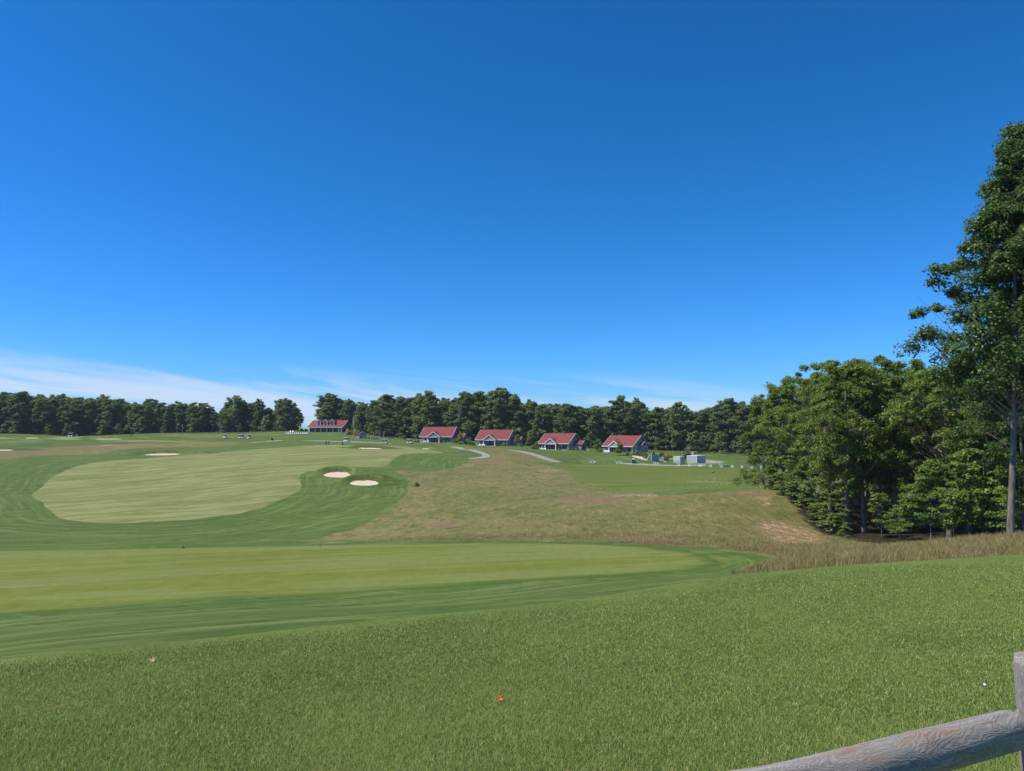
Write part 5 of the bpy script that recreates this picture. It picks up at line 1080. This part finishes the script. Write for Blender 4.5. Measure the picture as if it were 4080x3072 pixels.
# ------------------------------------------------------------------ lamp posts and markers
def lamp(px, py, top, Y, label):
    p = drop(px, py, Y); h = at(px, top, Y).z - p.z; o = empty('street_lamp', p, 0, label, 'lamp post', 'lamp posts before the left wood')
    MB().tube([(0, 0, -.3), (0, 0, h)], [.09, .06], 8).build('pole', M_BLOCK, o); MB().box(-.05, .75, -.12, .12, h - .05, h + .10).build('lamp_head', M_WHITE, o); MB().box(-.15, .15, -.15, .15, -.1, .25).build('base', M_BLOCK, o)
for a in [(537,1728,1695,376,'lone lamp post behind the golfer in green'),(705,1728,1692,374,'tall lamp post left of the shorter one on the brown hill'),(727,1727,1704,380,'short lamp post right of the tall one on the brown hill'),(876,1727,1692,374,'taller lamp post of the middle pair'),(882,1727,1703,380,'shorter lamp post of the middle pair'),(1043,1724,1702,380,'lamp post right of the parked carts before the clump')]: lamp(*a)
def marker(px, py, Y, h, label, mat, name='marker_post', cat='marker post', capm=None):
    o = empty(name, drop(px, py, Y), 0, label, cat); MB().box(-.07, .07, -.07, .07, -.1, h).build('post', mat, o); MB().prism([(-.11, h), (0, h + .14), (.11, h)], -.11, .11, 'y').build('cap', capm or M_WHITE, o)
M_TAN = plain('tan_paint', (.48, .40, .24), .7, .3, .1)
for a in [(1850,1778,286,.8,'white path light at the head of the winding path',M_WHITE,'path_light','path light'),(2100,1792,284,1.0,'green and white path light between the second and third cottages',M_GREEN_P,'path_light','path light'),
          (2331,1808,276,1.1,'cream path light on the lawn between third and fourth cottages',M_TAN,'path_light','path light'),(2327,1843,256,.8,'thin post left of the first chair pair on the range tee',M_TAN),(2544,1849,249,.7,'pale green stake right of the green bin',M_GREEN_P),
          (1356,1757,322,1.0,'tan sign post left of the cart below the clubhouse',M_TAN),(1416,1758,322,.9,'thin white stake beside the path below the clubhouse',M_WHITE),(1646,1768,312,1.0,'yellow post right of the cart nearest the first cottage',plain('yellow_paint', (.55, .45, .10))),
          (1056,1750,340,1.4,'dark green post on the far lawn left of the bin',M_GREEN_P),(1071,1753,335,1.2,'second green post with yellow top left of the bin',M_GREEN_P),(1893,1777,294,.9,'cream post at the left front corner of the second cottage',M_TAN),(2755,1855,250,.8,'thin stake left of the chairs before the larger enclosure',M_TAN),(2827,1840,256,.8,'thin stake beside the driveway',M_TAN)]: marker(*a)
for i, px in enumerate((842, 854, 907, 912, 917, 922, 927, 932)): marker(px, 1745 - i * .6, 356 + i, .45, 'low white stake in the row beside the left parked cart', M_WHITE)['group'] if False else None
for i, px in enumerate((842, 854, 907, 913, 919, 925, 931)):
    o = empty('stake', drop(px, 1745 - i * .6, 354 + i), 0, ORD[i] + ' from left low white stake beside the left parked cart', 'stake', 'white stakes by the carts'); MB().box(-.10, .10, -.06, .06, -.1, .5).build('post', M_WHITE, o); MB().box(-.13, .13, -.08, .08, .5, .56).build('cap', M_WHITE, o)
p = drop(1085, 1755, 330); o = empty('litter_bin', p, 0, 'dark bin with a post at the end of the pale path on the far lawn', 'bin'); MB().box(-.4, .4, -.3, .3, 0, 1.0).build('body', M_DARK, o); MB().box(-.5, -.42, -.05, .05, 0, 1.5).build('post', M_DARK, o); MB().box(-.43, .43, -.33, .33, 1.0, 1.07).build('lid', M_BGREY, o)
p = drop(2342, 1796, 290); o = empty('white_crate', p, 0, 'white box on the lawn right of the third cottage', 'box'); MB().box(-.42, .42, -.3, .3, 0, .45).build('body', M_CHAIR, o); MB().box(-.45, .45, -.33, .33, .45, .5).build('lid', M_CHAIR, o)
for px, py, Y, lb in ((1180, 1789, 258, 'low pale board lying on the fairway before the putting golfers'), (1451, 1806, 240, 'low pale board lying on the fairway below the central far bunker')):
    o = empty('ground_board', drop(px, py, Y), 0, lb, 'board'); MB().box(-.55, .55, -.12, .12, .10, .16).build('board', M_TAN, o)
    for x in (-.4, .4): MB().box(x - .04, x + .04, -.1, .1, 0, .10).build('foot', M_TAN, o)
for px, py, lb, c in ((740, 2181, 'left dark tee marker near the far edge of the tee box', (.05, .05, .05)), (1281, 2174, 'right grey brown tee marker near the far edge of the tee box', (.22, .16, .12))):
    x, y = tee_pt(px, py); o = empty('tee_marker', (x, y - .4, TEE_Z + .02), .4, lb, 'tee marker')
    MB().add([(-.10, -.07, 0), (.10, -.07, 0), (.10, .07, 0), (-.10, .07, 0), (-.04, -.02, .12), (.03, -.02, .12), (.03, .03, .11), (-.04, .03, .11)], [(0,3,2,1),(4,5,6,7),(0,1,5,4),(1,2,6,5),(2,3,7,6),(3,0,4,7)]).build('stone', plain('marker_%g' % c[0], c, .8, .3, .4, 20), o)
    MB().box(-.02, .02, -.07, -.05, .03, .05).build('plate', M_TAN, o)
# wooden frames and stakes before the far right wood
def railframe(px0, px1, py, top, Y, label):
    a, b = drop(px0, py, Y), drop(px1, py, Y); o = empty('rail_fence', a, 0, label, 'fence'); h = at(px0, top, Y).z - a.z; w = b.x - a.x; wd = plain('grey_wood_far', (.22, .19, .15), .9, .1, .2)
    for x in (0, w): MB().tube([(x, 0, -.3), (x, 0, h)], .07, 8).build('post', wd, o)
    MB().box(-.1, w + .1, -.10, -.03, h - .2, h - .04).build('rail', wd, o)
railframe(2794,2826,1804,1791,292,'weathered wooden rail frame at the top of the bank left of the pale trunk')
railframe(2964,2999,1826,1809,268,'weathered wooden rail frame before the wood beside the maple leaves')
for i, (px, py) in enumerate(((2922, 1817), (2658, 1802), (2679, 1802), (2888, 1812), (2610, 1800))):
    o = empty('wood_stake', drop(px, py, 292), 0, 'thin grey stake before the dark wood %s' % ['left of the right rail frame','above the white slat gate','left of the small grey enclosure','between the two rail frames','above the stair roof'][i], 'stake', 'stakes before the wood'); MB().tube([(0, 0, -.2), (0, 0, 2.6)], .05, 6).build('pole', MATS['grey_wood_far'], o); MB().ball((0, 0, 2.6), .06, 6, 4).build('tip', MATS['grey_wood_far'], o)
# patio furniture at the wood edge right of the clubhouse
for px, py, Y, w, lb in ((1560, 1744, 352, 3.6, 'long pale low wall at the wood edge right of the white cabinet'), (1600, 1743, 352, 3.0, 'pale low wall beside the first, nearer the first cottage')):
    p = at(px, py, Y); o = empty('low_wall', p, .1, lb, 'wall'); MB().box(-w / 2, w / 2, -.3, .3, -.4, .35).build('base', M_STONE, o); MB().box(-w / 2 - .1, w / 2 + .1, -.4, .4, .35, .45).build('cap', M_TAN, o)
for px, py, Y, lb in ((1488, 1731, 360, 'small pale post lantern above the white cabinet'), (1513, 1733, 360, 'second pale post lantern above the white cabinet'), (1528, 1738, 356, 'stone post at the left end of the long low wall')):
    p = at(px, py, Y); o = empty('lantern_post', p, 0, lb, 'lantern'); MB().box(-.12, .12, -.12, .12, -.8, .7).build('post', M_TAN, o); MB().box(-.18, .18, -.18, .18, .7, 1.0).build('lamp', M_WHITE, o)

hz = MB().box(-420, 420, -30, 560, -17, 34); hb = hz.build('haze', None); hb['kind'] = 'stuff'; hb['label'] = 'thin summer haze in the air over the golf course'
hm = bpy.data.materials.new('haze_air'); hm.use_nodes = True; ht = hm.node_tree; ht.nodes.clear(); pv = ht.nodes.new('ShaderNodeVolumePrincipled'); ho = ht.nodes.new('ShaderNodeOutputMaterial')
pv.inputs['Color'].default_value = (.72, .84, 1, 1); pv.inputs['Density'].default_value = .00009; ht.links.new(pv.outputs[0], ho.inputs['Volume']); hb.data.materials.clear(); hb.data.materials.append(hm)

# ------------------------------------------------------------------ foreground: rail fence, leaves
def logm():
    t = NT('weathered_wood'); v = t.coord()
    dist = t.noise(t.map(v, (.9, 4, 4)), 1.6, 2, .5, 0, 1)
    vv = t.n('ShaderNodeVectorMath'); vv.operation = 'MULTIPLY_ADD'; t.l(dist, vv.inputs[0]); vv.inputs[1].default_value = (.10, .10, .10); t.l(v, vv.inputs[2])
    g1 = t.noise(t.map(vv.outputs[0], (3.0, 46, 46)), 1.0, 6, .72, .9)
    tp = t.noise(t.map(v, (1.0, 4.2, 4.2)), 2.3, 4, .5, .6); pp = t.math('PINGPONG', t.math('MULTIPLY', tp, 27.0), .5)
    c = t.mix(t.rng(g1, .30, .70), (.165, .150, .140), (.31, .285, .265))
    c = t.mix(t.rng(t.noise(t.map(v, (1.5, 5, 5)), 2.2, 4, .6), .52, .72, 0, .7), c, (.27, .165, .11))
    c = t.mix(t.rng(pp, .36, .50, 0, .35), c, (.46, .42, .39)); c = t.mix(t.rng(pp, .14, .0, 0, .5), c, (.13, .10, .09))
    t.col(c); t.rough(.85, .25); t.bump(t.math('ADD', t.math('MULTIPLY', g1, .7), pp), .5, .003); return t.m
M_LOG = logm()
fo = empty('rail_fence', (0, 0, 0), 0, 'weathered grey log rail fence in the lower right corner', 'fence')
pd = at(4132, 2618, 2.52); zb = h1(pd.x, pd.y)
fo.location = (pd.x, pd.y, zb)
def logmesh(p0, p1, radf, n=40, k=96, name='rail', endtaper=False, seed=0):
    """log along local x from p0 to p1 (world), with its own object frame"""
    p0, p1 = Vector(p0), Vector(p1); L = (p1 - p0).length; g = np.random.default_rng(seed); vs = []; ph = g.random(8) * 6.28
    for i in range(k + 1):
        s = i / k; x = s * L; rr = radf(s)
        for j in range(n):
            a = 2 * math.pi * j / n
            q = 1 + .030 * math.sin(2 * a + ph[0] + x * 1.3) + .018 * math.sin(3 * a + ph[1] + x * 4) + .012 * math.sin(5 * a + x * 9 + ph[2])
            for kx, ka, kr in ((.62, 1.5, .09), (1.12, 1.2, .05), (1.35, 2.0, .05)): q += kr * math.exp(-((x - kx * L / 2.4) ** 2) / .0035 - ((a - ka) ** 2) / .18)
            rr = radf(s) * (.93 if i == k and name == 'post' else 1)
            vs.append((x, rr * q * math.cos(a), rr * q * math.sin(a) + .012 * math.sin(2.2 * x + ph[3])))
    fs = [(i * n + j, i * n + (j + 1) % n, (i + 1) * n + (j + 1) % n, (i + 1) * n + j) for i in range(k) for j in range(n)] + [tuple(range(n))[::-1], tuple(k * n + j for j in range(n))]
    me = bpy.data.meshes.new(name); me.from_pydata(vs, [], fs); me.materials.append(M_LOG); me.polygons.foreach_set('use_smooth', [True] * (len(me.polygons) - 2) + [False, False]); me.update()
    o = link(bpy.data.objects.new(name, me), fo); d = (p1 - p0).normalized()
    o.matrix_local = Matrix.Translation(p0 - fo.location) @ d.to_track_quat('X', 'Z').to_matrix().to_4x4(); return o
logmesh((pd.x, pd.y, zb - .3), (pd.x, pd.y, pd.z), lambda s: .066, name='post', k=60, seed=3)
ra, rb_ = at(4015, 2926, 2.44), at(3494, 3042, 2.04); dr = (rb_ - ra).normalized(); rend = ra + dr * 2.4; rst = ra - dr * .115
logmesh(rst, rend, lambda s: .0605 * min(1, .55 + (s * 2.5 / .10) * .45) if s * 2.5 < .10 else .0605 - .002 * s, name='rail', k=130, seed=5)
lr = at(4500, 2790, 2.9); logmesh(at(4100, 2885, 2.5), at(5200, 2700, 3.3), lambda s: .058, name='rail', k=40, seed=9)
def leaf(px, py, Y, s, label, mat):
    p = drop(px, py, Y, .035); o = empty('fallen_leaf', p, .4, label, 'leaf', None, s); vs = []; fs = []; n = 20
    ang = [2 * math.pi * i / n for i in range(n)]
    for i, a in enumerate(ang):
        r_ = (.5 if i % 4 == 0 else .22 if i % 2 == 0 else .34); x, y = r_ * math.cos(a), r_ * math.sin(a); vs.append((x, y * .8, .9 * (x * x + .6 * y * y) + .15 * math.sin(5 * a) * r_ + .12 * x))
    vs.append((0, 0, 0)); fs = [(i, (i + 1) % n, n) for i in range(n)]
    m = MB(); m.add(vs, fs); b = m.build('blade', mat, o); b.modifiers.new('s', 'SOLIDIFY').thickness = .02
    b.rotation_euler = (R(40), R(-20), 0); MB().tube([(0, 0, 0), (.35, -.45, .1)], .015, 5).build('stem', M_BROWN, o)
leaf(1990, 2797, 7.62, .10, 'curled orange brown maple leaf on the near lawn', plain('dead_leaf', (.42, .13, .035), .6, .3, .6, 4))
leaf(609, 2641, 10.2, .10, 'small pale tan leaf on the lawn at left', plain('tan_leaf', (.5, .36, .22), .7, .3, .3, 4))
leaf(3922, 2740, 7.9, .04, 'tiny white petal on the lawn near the fence post', plain('white_petal', (.75, .75, .75), .6, .3, .1, 4))
